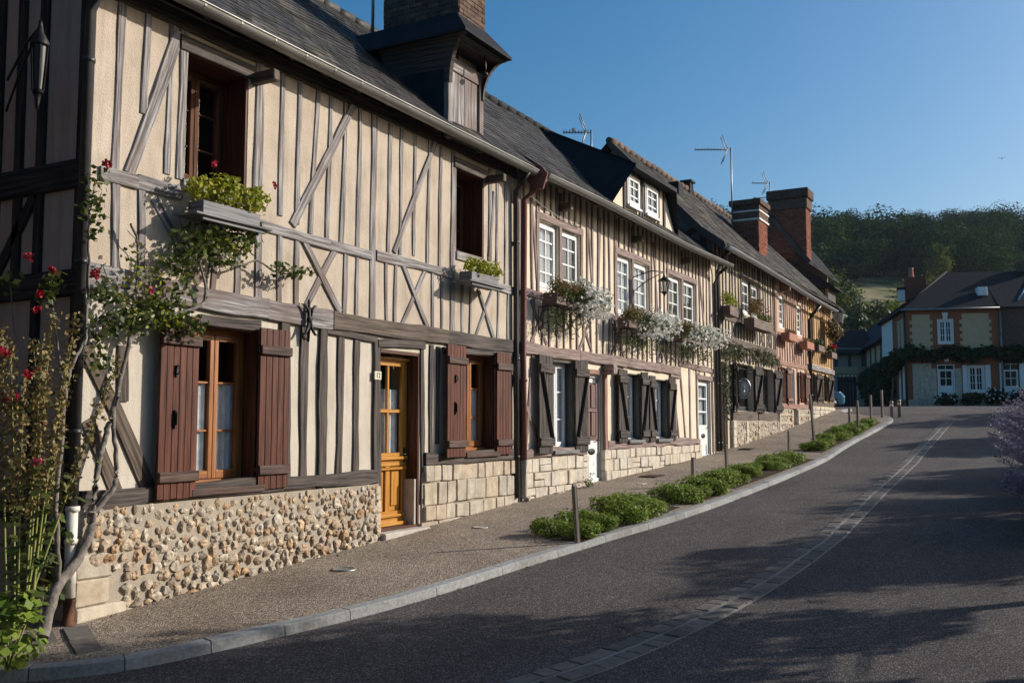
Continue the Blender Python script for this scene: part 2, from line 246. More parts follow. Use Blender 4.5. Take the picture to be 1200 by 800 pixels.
class MB:
    def __init__(s): s.bm=bmesh.new(); s.uv=s.bm.loops.layers.uv.new('UVMap'); s.mi=0
    def face(s,pts,uvs=None):
        vs=[s.bm.verts.new(p) for p in pts]
        try: f=s.bm.faces.new(vs)
        except ValueError: return None
        f.material_index=s.mi
        if uvs:
            for l,u in zip(f.loops,uvs): l[s.uv].uv=u
        else:
            a=Vector(pts[1])-Vector(pts[0])
            for l,p in zip(f.loops,pts):
                q=Vector(p)-Vector(pts[0]); u=q.dot(a.normalized()) if a.length else 0
                l[s.uv].uv=(u,(q-a.normalized()*u).length if a.length else 0)
        return f
    def vface(s,vs,uvf):
        try: f=s.bm.faces.new(vs)
        except ValueError: return
        f.material_index=s.mi
        for l in f.loops: l[s.uv].uv=uvf(l.vert.co)
    def obox(s,c,ax,h,L=None,jit=0):
        """oriented box: centre, three unit axes, half sizes; wood grain runs along axis L"""
        c=Vector(c); ax=[Vector(a) for a in ax]; ou=random.random()*20; ov=random.random()*20
        if L is None: L=max(range(3),key=lambda i:h[i])
        o=[i for i in range(3) if i!=L]
        V={}
        for i in (-1,1):
            for j in (-1,1):
                for k in (-1,1):
                    p=c+ax[0]*h[0]*i+ax[1]*h[1]*j+ax[2]*h[2]*k
                    if jit: p+=Vector((random.uniform(-jit,jit),random.uniform(-jit,jit),random.uniform(-jit,jit)))
                    V[i,j,k]=s.bm.verts.new(p)
        def uvf(co):
            q=co-c; return (ou+q.dot(ax[L]),ov+q.dot(ax[o[0]])+q.dot(ax[o[1]]))
        for F in (((-1,-1,-1),(-1,-1,1),(-1,1,1),(-1,1,-1)),((1,-1,-1),(1,1,-1),(1,1,1),(1,-1,1)),
                  ((-1,-1,-1),(1,-1,-1),(1,-1,1),(-1,-1,1)),((-1,1,-1),(-1,1,1),(1,1,1),(1,1,-1)),
                  ((-1,-1,-1),(-1,1,-1),(1,1,-1),(1,-1,-1)),((-1,-1,1),(1,-1,1),(1,1,1),(-1,1,1))):
            s.vface([V[k] for k in F],uvf)
    def box(s,x0,x1,y0,y1,z0,z1,L=None,jit=0):
        s.obox(((x0+x1)/2,(y0+y1)/2,(z0+z1)/2),((1,0,0),(0,1,0),(0,0,1)),(abs(x1-x0)/2,abs(y1-y0)/2,abs(z1-z0)/2),L,jit)
    def bar(s,a,b,w,t,up=(0,0,1),jit=0):
        a=Vector(a); b=Vector(b); d=(b-a); l=d.length; d.normalize(); u=Vector(up)
        if abs(d.dot(u))>.98: u=Vector((1,0,0))
        x=d.cross(u).normalized(); z=x.cross(d).normalized()
        s.obox((a+b)/2,(d,x,z),(l/2,w/2,t/2),0,jit)
    def timber(s,p0,p1,w,yf=-.028,yb=.05,jit=.007,taper=1):
        """hand hewn timber lying in a wall facing -y, from p0 to p1 (x,z): edges wander a little"""
        p0=Vector((p0[0],0,p0[1])); p1=Vector((p1[0],0,p1[1])); d=p1-p0; l=d.length; d.normalize(); n=Vector((-d.z,0,d.x))
        k=max(2,int(l/.22)+1); ou=random.random()*30; ov=random.random()*30; rings=[]
        ph=random.random()*6; ph2=random.random()*6; bow=random.uniform(-1,1)*jit*1.2
        for i in range(k+1):
            t=i/k; c=p0+d*l*t+n*(bow*math.sin(t*PI)); ww=w/2*(1+(taper-1)*t)
            e1=ww+jit*math.sin(ph+t*l*4)+random.uniform(-1,1)*jit*.6; e2=ww+jit*math.sin(ph2+t*l*3.3)+random.uniform(-1,1)*jit*.6
            f=yf+random.uniform(-1,1)*.003; ch=min(.006,w*.08)
            P=[c-n*e1+Vector((0,yb,0)),c-n*e1+Vector((0,f+ch,0)),c-n*(e1-ch)+Vector((0,f,0)),c+n*(e2-ch)+Vector((0,f,0)),c+n*e2+Vector((0,f+ch,0)),c+n*e2+Vector((0,yb,0))]
            rings.append(([s.bm.verts.new(p) for p in P],t*l))
        vv=[0,.05,.055,.055+w,.06+w,.11+w]
        for (A,ta),(B,tb) in zip(rings,rings[1:]):
            for j in range(5):
                try: f=s.bm.faces.new((A[j],A[j+1],B[j+1],B[j]))
                except ValueError: continue
                f.material_index=s.mi
                for lp,uv in zip(f.loops,((ou+ta,ov+vv[j]),(ou+ta,ov+vv[j+1]),(ou+tb,ov+vv[j+1]),(ou+tb,ov+vv[j]))): lp[s.uv].uv=uv
        for A,ta in (rings[0],rings[-1]):
            try: s.bm.faces.new(A)
            except ValueError: pass
    def tube(s,pts,r,n=6,cap=True):
        pts=[Vector(p) for p in pts]; m=len(pts); rr=r if isinstance(r,(list,tuple)) else [r]*m
        rings=[]; ref=Vector((0,0,1))
        for i,p in enumerate(pts):
            t=(pts[min(i+1,m-1)]-pts[max(i-1,0)]).normalized()
            u=t.cross(ref)
            if u.length<.15: u=t.cross(Vector((1,0,0)))
            u.normalize(); v=t.cross(u).normalized()
            rings.append([s.bm.verts.new(p+(u*math.cos(2*PI*k/n)+v*math.sin(2*PI*k/n))*rr[i]) for k in range(n)])
        L=0
        for i,(A,B) in enumerate(zip(rings,rings[1:])):
            l=(pts[i+1]-pts[i]).length
            for k in range(n):
                try: f=s.bm.faces.new((A[k],A[(k+1)%n],B[(k+1)%n],B[k]))
                except ValueError: continue
                f.material_index=s.mi; f.smooth=True
                for lp,uv in zip(f.loops,((L,k/n*.3),(L,(k+1)/n*.3),(L+l,(k+1)/n*.3),(L+l,k/n*.3))): lp[s.uv].uv=uv
            L+=l
        if cap:
            for A in (rings[0],rings[-1]):
                try: s.bm.faces.new(A).material_index=s.mi
                except ValueError: pass
    def lathe(s,c,prof,n=10,axis='z',cap=True):
        c=Vector(c); rings=[]
        for r,h in prof:
            rings.append([s.bm.verts.new(c+(Vector((r*math.cos(2*PI*k/n),r*math.sin(2*PI*k/n),h)) if axis=='z' else Vector((r*math.cos(2*PI*k/n),h,r*math.sin(2*PI*k/n))))) for k in range(n)])
        for A,B in zip(rings,rings[1:]):
            for k in range(n):
                f=s.bm.faces.new((A[k],A[(k+1)%n],B[(k+1)%n],B[k])); f.material_index=s.mi; f.smooth=True
        if cap:
            for A in (rings[0],rings[-1]):
                try: s.bm.faces.new(A).material_index=s.mi
                except ValueError: pass
    def prism(s,poly,y0,y1):
        """(x,z) outline pushed from y0 to y1"""
        A=[s.bm.verts.new((x,y0,z)) for x,z in poly]; B=[s.bm.verts.new((x,y1,z)) for x,z in poly]; n=len(poly)
        uvf=lambda co:(co.z*1.0,co.x+co.y)
        s.vface(A,uvf); s.vface(B[::-1],uvf)
        for i in range(n): s.vface((A[i],A[(i+1)%n],B[(i+1)%n],B[i]),uvf)
    def blob(s,c,r,sub=1,nz=.25):
        ret=bmesh.ops.create_icosphere(s.bm,subdivisions=sub,radius=1)
        ph=[random.random()*6 for _ in range(3)]; fr=[random.uniform(1.5,3) for _ in range(3)]
        q=Matrix.Rotation(random.random()*6,3,Vector((random.gauss(0,1),random.gauss(0,1),random.gauss(0,1))).normalized())
        for v in ret['verts']:
            p=q @ v.co
            k=1+nz*(math.sin(ph[0]+fr[0]*p.x*2)+math.sin(ph[1]+fr[1]*p.y*2)+math.sin(ph[2]+fr[2]*p.z*2))/3+random.uniform(-1,1)*nz*.35
            v.co=Vector(c)+Vector((p.x*r[0],p.y*r[1],p.z*r[2]))*k
        for v in ret['verts']:
            for f in v.link_faces: f.material_index=s.mi
    def build(s,name,mats,parent=None,bevel=0,smooth=False,local=False,loc=None,rot=None,recalc=True,seg=1):
        if bevel: bmesh.ops.bevel(s.bm,geom=s.bm.edges[:],offset=bevel,segments=seg,affect='EDGES',clamp_overlap=True)
        if recalc: bmesh.ops.recalc_face_normals(s.bm,faces=s.bm.faces[:])
        if smooth:
            for f in s.bm.faces: f.smooth=True
        if parent is not None and not local:
            q=wloc(parent)
            for v in s.bm.verts: v.co-=q
        me=bpy.data.meshes.new(name); s.bm.to_mesh(me); s.bm.free()
        o=link(me,name,mats,parent)
        if loc is not None: o.location=loc
        if rot is not None: o.rotation_euler=rot
        return o
def quad_cloud(name,P,Nn,size,mat,parent=None,aspect=.55,local=False,rng=None,fold=.0):
    """one mesh of many leaf faces: points P, facing normals Nn, leaf length size"""
    rng=rng or np.random.default_rng(1); n=len(P)
    P=np.asarray(P,float); Nn=np.asarray(Nn,float); Nn/=np.linalg.norm(Nn,axis=1,keepdims=True)+1e-9
    if parent is not None and not local: P=P-np.array(wloc(parent))
    A=rng.normal(size=(n,3)); U=np.cross(Nn,A); U/=np.linalg.norm(U,axis=1,keepdims=True)+1e-9; V=np.cross(Nn,U)
    sz=np.broadcast_to(size,(n,)).reshape(-1,1)*rng.uniform(.65,1.3,(n,1))
    v=np.stack([P-U*sz*.5,P+V*sz*aspect*.5-U*sz*.05+Nn*sz*fold,P+U*sz*.5,P-V*sz*aspect*.5-U*sz*.05+Nn*sz*fold],1).reshape(-1,3)
    me=bpy.data.meshes.new(name); me.vertices.add(4*n); me.vertices.foreach_set('co',v.ravel())
    me.loops.add(4*n); me.loops.foreach_set('vertex_index',np.arange(4*n,dtype=np.int32))
    me.polygons.add(n); me.polygons.foreach_set('loop_start',np.arange(0,4*n,4,dtype=np.int32)); me.polygons.foreach_set('loop_total',np.full(n,4,dtype=np.int32))
    me.update(calc_edges=True); me.validate()
    return link(me,name,mat,parent)
def cloud(rng,n,ell,shell=.55,up=.35,rough=.5):
    """points and normals through a set of ellipsoids, thicker towards their skins"""
    ell=np.asarray(ell,float); wgt=(ell[:,3]*ell[:,4]*ell[:,5])**.667; idx=rng.choice(len(ell),n,p=wgt/wgt.sum())
    dv=rng.normal(size=(n,3)); dv/=np.linalg.norm(dv,axis=1,keepdims=True)
    rad=shell+(1-shell)*rng.random((n,1))**.6; rad*=1+.12*np.sin(dv[:,:1]*5+idx[:,None])+.10*np.sin(dv[:,2:3]*7+dv[:,1:2]*4+idx[:,None]*2)
    P=ell[idx,:3]+dv*ell[idx,3:]*rad
    Nn=dv+rng.normal(size=(n,3))*rough+np.array([0,0,up])
    return P,Nn
# ================================================================ SETTING
def resample(pts,step):
    pts=[Vector((p[0],p[1],0)) for p in pts]; out=[]
    # Catmull-Rom, then even spacing
    dense=[]
    for i in range(len(pts)-1):
        p0=pts[max(i-1,0)];p1=pts[i];p2=pts[i+1];p3=pts[min(i+2,len(pts)-1)]
        for k in range(24):
            t=k/24; dense.append(.5*((2*p1)+(p2-p0)*t+(2*p0-5*p1+4*p2-p3)*t*t+(3*p1-p0-3*p2+p3)*t**3))
    dense.append(pts[-1]); out=[dense[0]]; acc=0
    for a,b in zip(dense,dense[1:]):
        l=(b-a).length; pos=0
        while acc+l-pos>=step:
            pos+=step-acc; acc=0; out.append(a.lerp(b,pos/l) if l else a)
        acc+=l-pos
    return out
KERB=resample([(3.75,6),(3.75,2.5),(3.78,.7),(3.92,-.1),(4.23,-.70),(4.75,-1.22),(5.61,-1.55),(6.95,-1.91),(8.85,-2.13),(10.57,-2.33),(12.7,-2.58),(16,-2.64),(19.79,-2.60),(25.5,-2.44),(31,-2.48),(32.8,-2.4),(33.8,-2.0),(34.4,-1.2),(35.2,-.5),(37,-.2),(39,-.2)],.10)
def kn(i):
    a=KERB[max(i-1,0)]; b=KERB[min(i+1,len(KERB)-1)]; d=(b-a).normalized(); return Vector((-d.y,d.x,0))
# terrain below everything
mb=MB()
for i in range(-160,65,5):
    for j in range(-80,80,5):
        mb.face([(x,y,zg(x)-.45-.0*abs(y)) for x,y in ((i*2,j*2),(i*2+10,j*2),(i*2+10,j*2+10),(i*2,j*2+10))])
bmesh.ops.remove_doubles(mb.bm,verts=mb.bm.verts[:],dist=.001)
tag(mb.build('ground',M['grass']),kind='structure')
# road
mb=MB(); xs=sorted(set([x*.75 for x in range(-24,104)]+[g_ for g_ in GX if -18<g_<77])); ys=[-16,-12,-9,-7,-6,-5.2,-4.6,-4,-3.3,-2.6,-2,-1,0,3,8,14,22,32]
vm={}
for x in xs:
    for y in ys: vm[x,y]=mb.bm.verts.new((x,y,zroad(x,y)))
for a,b in zip(xs,xs[1:]):
    for c,d in zip(ys,ys[1:]):
        if (b<=39.5 and b>5.4 and c>=0): continue
        mb.bm.faces.new((vm[a,c],vm[b,c],vm[b,d],vm[a,d])).smooth=True
tag(mb.build('road',M['asphalt']),kind='structure')
# pavement
mb=MB(); S=5; rows=[]
for i,p in enumerate(KERB):
    q=p+kn(i)*.11; T=Vector((min(max(q.x,5.4),36),max(.35,q.y),0)); rows.append([mb.bm.verts.new((lambda v:(v.x,v.y,zpav(v.x,v.y)+.002))(q.lerp(T,k/S))) for k in range(S+1)])
for A,B in zip(rows,rows[1:]):
    for k in range(S):
        try: mb.bm.faces.new((A[k],B[k],B[k+1],A[k+1]))
        except ValueError: pass
tag(mb.build('pavement',M['gravel']),kind='structure')
# kerb stones
mb=MB(); i=0; rk=random.Random(3)
while i<len(KERB)-12:
    n=(6 if KERB[i].x<6 else 10) if KERB[i].y<.5 or KERB[i].x>30 else 9
    seg=range(i,min(i+n,len(KERB)-1)+1); rings=[]; dz=rk.uniform(-.003,.003)
    m=len(seg)
    for k,j in enumerate(seg):
        p=KERB[j].copy(); nn=kn(j); d=Vector((nn.y,-nn.x,0))
        if k==0: p+=d*.004
        if k==m-1: p-=d*.004
        z=zpav(p.x,p.y)+.008+dz; zb=z-.25
        prof=[(.125,zb),(.125,z),(.018,z-.002),(.004,z-.012),(-.008,z-.14),(-.008,zb)]
        rings.append([mb.bm.verts.new((p.x+nn.x*o,p.y+nn.y*o,h)) for o,h in prof])
    for A,B in zip(rings,rings[1:]):
        for k in range(5): mb.bm.faces.new((A[k],A[k+1],B[k+1],B[k]))
    mb.bm.faces.new(rings[0]); mb.bm.faces.new(rings[-1][::-1])
    i+=n
tag(mb.build('kerb',M['concrete']),kind='structure')
# paved drain channel down the middle of the road
CH=resample([(3.3,-2.9),(4.5,-3.42),(5.8,-3.9),(6.55,-4.1),(7.6,-4.29),(8.5,-4.39),(9.6,-4.46),(11,-4.50),(12.1,-4.50),(16.6,-4.33),(23.5,-4.12),(28,-4.04),(31.5,-4.0),(32.6,-4.04)],.05)
mb=MB(); base=MB()
def cn(i):
    a=CH[max(i-2,0)]; b=CH[min(i+2,len(CH)-1)]; d=(b-a).normalized(); return Vector((-d.y,d.x,0)),d
for r_,(o0,o1) in enumerate(((.020,.145),(-.150,-.020))):
    i=r_*2
    while i<len(CH)-8:
        if r_==2 and (CH[i].x>12.5 or rk.random()<.12): i+=3; continue
        n=rk.choice((3,3,4,5)); a=CH[i]; b=CH[min(i+n,len(CH)-1)]
        na,d=cn(i); nb,_=cn(min(i+n,len(CH)-1)); g_=.007; dz=rk.uniform(-.002,.007)
        a2=a+d*g_; b2=b-d*g_
        P=[a2+na*o0,b2+nb*o0,b2+nb*o1,a2+na*o1]
        top=[mb.bm.verts.new((p.x+rk.uniform(-.006,.006),p.y+rk.uniform(-.006,.006),zroad(p.x,p.y)+.010+dz)) for p in P]
        bot=[mb.bm.verts.new((p.x,p.y,zroad(p.x,p.y)-.03)) for p in P]
        mb.bm.faces.new(top)
        for k in range(4): mb.bm.faces.new((bot[k],bot[(k+1)%4],top[(k+1)%4],top[k]))
        i+=n
for i in range(0,len(CH)-4,4):
    A,_=cn(i); B,_=cn(i+4); a=CH[i]; b=CH[i+4]
    base.face([(p.x,p.y,zroad(p.x,p.y)+.003) for p in (a-A*.170,b-B*.170,b+B*.143,a+A*.143)])
tag(mb.build('drain_channel',M['sett'],bevel=.004),kind='structure')
tag(base.build('drain_channel_bed',M['joint']),kind='structure')
# corner strip of stone slabs beside the downpipe
mb=MB()
for k,(x,y,a,l,w_) in enumerate(((5.0,-.36,R(60),.42,.18),(4.80,-.70,R(60),.36,.18),(4.80,-.22,R(60),.40,.17))):
    z=zpav(x,y)
    mb.obox((x,y,z),((math.cos(a),math.sin(a),.05),(-math.sin(a),math.cos(a),0),(0,0,1)),(l/2,w_/2,.012),jit=.006)
tag(mb.build('gutter_slabs',M['sett'],bevel=.004),kind='structure')
# soil verge on the right of the street
mb=MB()
for i in range(20):
    x0=13.2+i*.8; 
    for j,(ya,yb) in enumerate(((-6.45,-7.0),(-7.0,-9),(-9,-12),(-12,-15.8))):
        hz=(.005,.06,.14,.2,.3)
        mb.face([(x0,ya,zroad(x0,ya)+hz[j]),(x0+.8,ya,zroad(x0+.8,ya)+hz[j]),(x0+.8,yb,zroad(x0+.8,yb)+hz[j+1]),(x0,yb,zroad(x0,yb)+hz[j+1])])
bmesh.ops.remove_doubles(mb.bm,verts=mb.bm.verts[:],dist=.001)
tag(mb.build('verge',M['soil']),kind='structure')
# soil in the hedge beds
mb=MB()
for x0,x1,ya,yb in ((9.9,12.85,-1.75,-2.34),(13.15,14.75,-1.95,-2.42),(15.25,21.2,-1.85,-2.40),(22.7,31.4,-1.8,-2.25)):
    n=int((x1-x0)/.3)
    for i in range(n):
        a=x0+(x1-x0)*i/n; b=x0+(x1-x0)*(i+1)/n
        mb.face([(a,yb+ (.1 if a<11 else 0),zpav(a,yb)+.006),(b,yb+(.1 if b<11 else 0),zpav(b,yb)+.006),(b,ya,zpav(b,ya)+.006),(a,ya,zpav(a,ya)+.006)])
bmesh.ops.remove_doubles(mb.bm,verts=mb.bm.verts[:],dist=.001)
tag(mb.build('planting_bed',M['soil']),kind='structure')
# hill
FH=Vector((math.cos(PSI),math.sin(PSI),0)); RT=Vector((math.sin(PSI),-math.cos(PSI),0)); C0=Vector((0,-6.8,0))
HD=[70,85,100,130,170,185,260,330,420]; HZ=[2.7,3.0,4.6,12.5,24.5,28.5,49,61,72]
def hz(t,u): return float(np.interp(t,HD,HZ))+1.3*math.sin(u*9+t*.03)*min(1,max(0,(t-90)/60))-3*max(0,u-.55)*min(1,max(0,(t-90)/60))
def fpos(t,u): return C0+FH*t+RT*(t*u)          # t metres ahead, u = sideways slope
mb=MB(); us=[-.9+.04*i for i in range(58)]; ts=[70,78,85,92,100,110,120,130,142,155,170,178,185,200,220,240,260,290,330,420]; vm={}
for t in ts:
    for u in us:
        p=fpos(t,u); vm[t,u]=mb.bm.verts.new((p.x,p.y,hz(t,u)-(.4 if t<80 else 0)))
for a,b in zip(ts,ts[1:]):
    for c,d in zip(us,us[1:]): mb.bm.faces.new((vm[a,c],vm[a,d],vm[b,d],vm[b,c])).smooth=True
tag(mb.build('hill',M['field']),kind='structure')
# forest on the hilltop: nobody could count it
rng=np.random.default_rng(11); PP=[];NN=[];SS=[]
for k in range(380):
    t=rng.uniform(178,330)**1.0; t=178+(t-178)*rng.random()**.25 if k%3 else t; u=rng.uniform(.16,.66)
    p=fpos(t,u); z=hz(t,u)-1.5; h=rng.uniform(7,13)*(1.22 if rng.random()<.15 else 1); r=rng.uniform(3.4,5.8)
    ell=[(p.x,p.y,z+h*.62,r,r,h*.40)]+[(p.x+rng.normal()*r*.5,p.y+rng.normal()*r*.5,z+h*rng.uniform(.45,.92),r*.5,r*.5,h*.16) for _ in range(5)]
    P,Nn=cloud(rng,1300,ell,shell=.72,up=.35,rough=.30); PP.append(P);NN.append(Nn);SS.append(np.full(len(P),rng.uniform(.42,.6)))
tag(quad_cloud('forest',np.concatenate(PP),np.concatenate(NN),np.concatenate(SS),M['leaf_forest'],aspect=.85,rng=rng),kind='stuff',label='dark dense forest covering the top of the hill',cat='forest')
# scrub on the slope
PP=[];NN=[]
for k in range(430):
    t=rng.uniform(100,176); u=rng.uniform(.2,.62)
    if t>132 and rng.random()<(.88 if u>.36 else .6): continue
    p=fpos(t,u); r=rng.uniform(.8,2.2); P,Nn=cloud(rng,110,[(p.x,p.y,hz(t,u)+r*.6,r*1.3,r*1.3,r)],shell=.7); PP.append(P);NN.append(Nn)
tag(quad_cloud('scrub',np.concatenate(PP),np.concatenate(NN),.55,M['leaf_hill'],aspect=.8,rng=rng),kind='stuff',label='low green scrub scattered over the hillside meadow',cat='scrub')
# single trees lower on the slope
def tree(name,label,cat,p,h,r,mat,n=1500,leaf=.5,group=None,lean=0,seed=1,trunk_r=.22,low=.25):
    rg=np.random.default_rng(seed); rr=random.Random(seed); p=Vector(p); t=thing(name,label,cat,p,0,group)
    mb=MB(); mb.tube([p+Vector((0,0,-.3)),p+Vector((.05*h*lean,0,h*.3)),p+Vector((.08*h*lean,.02*h,h*.6)),p+Vector((.1*h*lean,0,h*.85))],[trunk_r,trunk_r*.8,trunk_r*.5,trunk_r*.15],7)
    for k in range(9):
        a=rr.random()*2*PI; z=h*rr.uniform(.3,.7); q=p+Vector((.06*h*lean,0,z)); e=q+Vector((math.cos(a)*r*.7,math.sin(a)*r*.7,h*.16))
        mb.tube([q,q.lerp(e,.5)+Vector((0,0,.04*h)),e],[trunk_r*.4,trunk_r*.28,trunk_r*.08],5)
    mb.build('trunk',M['trunk'],t)
    ell=[(p.x,p.y,p.z+h*(low+(1-low)*.5),r*.75,r*.75,h*(1-low)*.46)]
    for k in range(14):
        a=rr.random()*2*PI; q=rr.random()**.6*r*.75; z=h*rr.uniform(low+.08,.95); s_=rr.uniform(.26,.5)*r*(1.15-.5*z/h)
        ell.append((p.x+math.cos(a)*q,p.y+math.sin(a)*q,p.z+z,s_,s_,s_*.8))
    P,Nn=cloud(rg,n,ell,shell=.5); quad_cloud('crown',P,Nn,leaf,mat,t,aspect=.7,rng=rg)
    return t
# ================================================================ HOUSE KIT
def wallgrid(mb,x0,x1,z0,z1,holes,y=0,rev=.24):
    xs=sorted(set([x0,x1]+[h[0] for h in holes]+[h[1] for h in holes])); zs=sorted(set([z0,z1]+[h[2] for h in holes]+[h[3] for h in holes]))
    for a,b in zip(xs,xs[1:]):
        for c,d in zip(zs,zs[1:]):
            m=((a+b)/2,(c+d)/2)
            if any(h[0]<m[0]<h[1] and h[2]<m[1]<h[3] for h in holes): continue
            mb.face([(a,y,c),(b,y,c),(b,y,d),(a,y,d)])
    for a,b,c,d in [h[:4] for h in holes]:
        mb.face([(a,y,c),(a,y,d),(a,y+rev,d),(a,y+rev,c)]); mb.face([(b,y,c),(b,y+rev,c),(b,y+rev,d),(b,y,d)])
        mb.face([(a,y,d),(b,y,d),(b,y+rev,d),(a,y+rev,d)]); mb.face([(a,y,c),(a,y+rev,c),(b,y+rev,c),(b,y,c)])
def shell(mb,x0,x1,z0,z1,depth,ridge):
    """sides, gables and back of a house; ridge = (y,z)"""
    for x in (x0,x1):
        mb.face([(x,0,z0),(x,depth,z0),(x,depth,z1),(x,ridge[0],ridge[1]),(x,0,z1)])
    mb.face([(x0,depth,z0),(x1,depth,z0),(x1,depth,z1),(x0,depth,z1)])
def lining(mb,h,y0,y1,t=.025):
    a,b,c,d=h
    mb.box(a+.002,a+t,y0,y1,c,d); mb.box(b-t,b-.002,y0,y1,c,d); mb.box(a+t,b-t,y0,y1,d-t,d-.002); mb.box(a+t,b-t,y0,y1,c+.002,c+t)
def window(parent,x0,x1,z0,z1,y,mat,nx=2,nz=3,leaves=2,curtain=True,fw=.045,sw=.04,name='window',local=False,gb=.02,ctop=1.0):
    mb=MB(); D=.05
    def fr(a,b,c,d,w,y0,y1,wb=None):
        wb=wb or w
        mb.box(a,a+w,y0,y1,c,d); mb.box(b-w,b,y0,y1,c,d); mb.box(a+w,b-w,y0+.001,y1,d-w,d); mb.box(a+w,b-w,y0+.001,y1,c,c+wb)
    fr(x0,x1,z0,z1,fw,y,y+.07); lw=(x1-x0-2*fw)/leaves
    for k in range(leaves):
        a=x0+fw+k*lw; b=a+lw; c=z0+fw; d=z1-fw
        fr(a+.003,b-.003,c+.003,d-.003,sw,y-.012,y+.04,sw*1.5)
        n=max(1,nx//leaves)
        for i in range(1,n): xx=a+lw*i/n; mb.box(xx-gb/2,xx+gb/2,y+.002,y+.032,c+sw,d-sw)
        for i in range(1,nz): zz=c+(d-c)*i/nz; mb.box(a+sw,b-sw,y+.004,y+.030,zz-gb/2,zz+gb/2)
    mb.box(x0-.01,x1+.01,y-.045,y,z0-.012,z0+.035)
    f=mb.build(name,mat,parent,bevel=.003,local=local)
    g=MB(); g.box(x0+fw,x1-fw,y+.018,y+.022,z0+fw,z1-fw); g.build('pane',M['glass'],f,local=local)
    if curtain:
        cm=MB(); n=36; zt=z0+fw+(z1-z0-2*fw)*ctop; ph=random.random()*6
        for i in range(n):
            xa=x0+fw+(x1-x0-2*fw)*i/n; xb=x0+fw+(x1-x0-2*fw)*(i+1)/n
            ya=y+.045+.012*math.sin(xa*95+ph)+.01*math.sin(xa*41); yb=y+.045+.012*math.sin(xb*95+ph)+.01*math.sin(xb*41)
            cm.face([(xa,ya,z0+fw),(xb,yb,z0+fw),(xb,yb,zt),(xa,ya,zt)])
        cm.build('curtain',M['curtain'],f,local=local)
    return f
def shutter(parent,hx,z0,z1,w,side,ang,y,mat,bmat,n=5,zbrace=False,bat=(.12,.86),handle=True,bw=.09):
    mb=MB(); s=side
    for k in range(n):
        a=w*k/n+.002; b=w*(k+1)/n-.002; mb.box(min(a*s,b*s),max(a*s,b*s),-.028+random.uniform(-.001,.001),0,random.uniform(0,.008),z1-z0-random.uniform(0,.008),L=2)
    p=wloc(parent)
    o=mb.build('shutter',mat,parent,bevel=.003,local=True,loc=(hx-p.x,y-p.y,z0-p.z),rot=(0,0,ang if s<0 else -ang))
    WLOC[o.name]=Vector((0,0,0)); h=z1-z0
    for f in bat:
        b=MB(); b.box(min(-.015*s if zbrace else -.01*s,w*s*1.01),max(-.01*s,w*s*1.01),-.060,-.0285,h*f-bw/2,h*f+bw/2,L=0); b.build('batten',bmat,o,bevel=.006,local=True)
    if zbrace:
        b=MB(); b.bar((w*.12*s,-.044,h*bat[0]+.05),(w*.88*s,-.044,h*bat[1]-.05),.03,.07,up=(0,1,0)); b.build('brace',bmat,o,bevel=.004,local=True)
    if handle:
        b=MB(); b.box(w*.62*s-.012,w*.62*s+.012,-.05,-.029,h*.38,h*.38+.16); b.box(w*.62*s-.006,w*.62*s+.006,-.065,-.05,h*.40,h*.40+.11); b.build('handle',M['iron'],o,bevel=.003,local=True)
        b=MB(); b.box(w*.60*s-.014,w*.60*s+.014,-.045,-.029,h*.66,h*.66+.10); b.tube([(w*.60*s,-.05,h*.66+.02),(w*.60*s,-.07,h*.69),(w*.60*s,-.05,h*.70+.04)],.006,5); b.build('latch',M['iron'],o,local=True)
    b=MB()
    for f in bat: b.box(-.03,.03,-.035,.004,h*f-.02,h*f+.02)
    b.build('hinge',M['iron'],o,local=True)
    return o
def gutter(parent,x0,z0,x1,z1,y,r=.068,mat=None,wave=.0,seg=.45):
    mb=MB(); n=max(4,int((x1-x0)/.3)); rings=[]
    P=[]
    for i in range(n+1):
        t=i/n; c=Vector((x0+(x1-x0)*t,y,z0+(z1-z0)*t+wave*math.sin(t*PI*2.3))); P.append(c)
        rings.append([mb.bm.verts.new(c+Vector((0,-r*math.cos(a),-r*math.sin(a)))) for a in [PI*k/8 for k in range(9)]])
    for A,B in zip(rings,rings[1:]):
        for k in range(8): f=mb.bm.faces.new((A[k],A[k+1],B[k+1],B[k])); f.smooth=True
    mb.tube([c+Vector((0,-r,0)) for c in P],.011,6)
    k=x0+.2
    while k<x1:
        t=(k-x0)/(x1-x0); c=Vector((k,y,z0+(z1-z0)*t+wave*math.sin(t*PI*2.3)))
        q=[c+Vector((0,-(r+.003)*math.cos(a),-(r+.003)*math.sin(a))) for a in [PI*j/8 for j in range(9)]]
        for a,b in zip(q,q[1:]): mb.face([a+Vector((-.012,0,0)),b+Vector((-.012,0,0)),b+Vector((.012,0,0)),a+Vector((.012,0,0))])
        k+=seg
    for c in (P[0],P[-1]): mb.face([c+Vector((0,-r*math.cos(a),-r*math.sin(a))) for a in [PI*j/8 for j in range(9)]])
    return mb.build('gutter',mat or M['zinc'],parent,recalc=False)
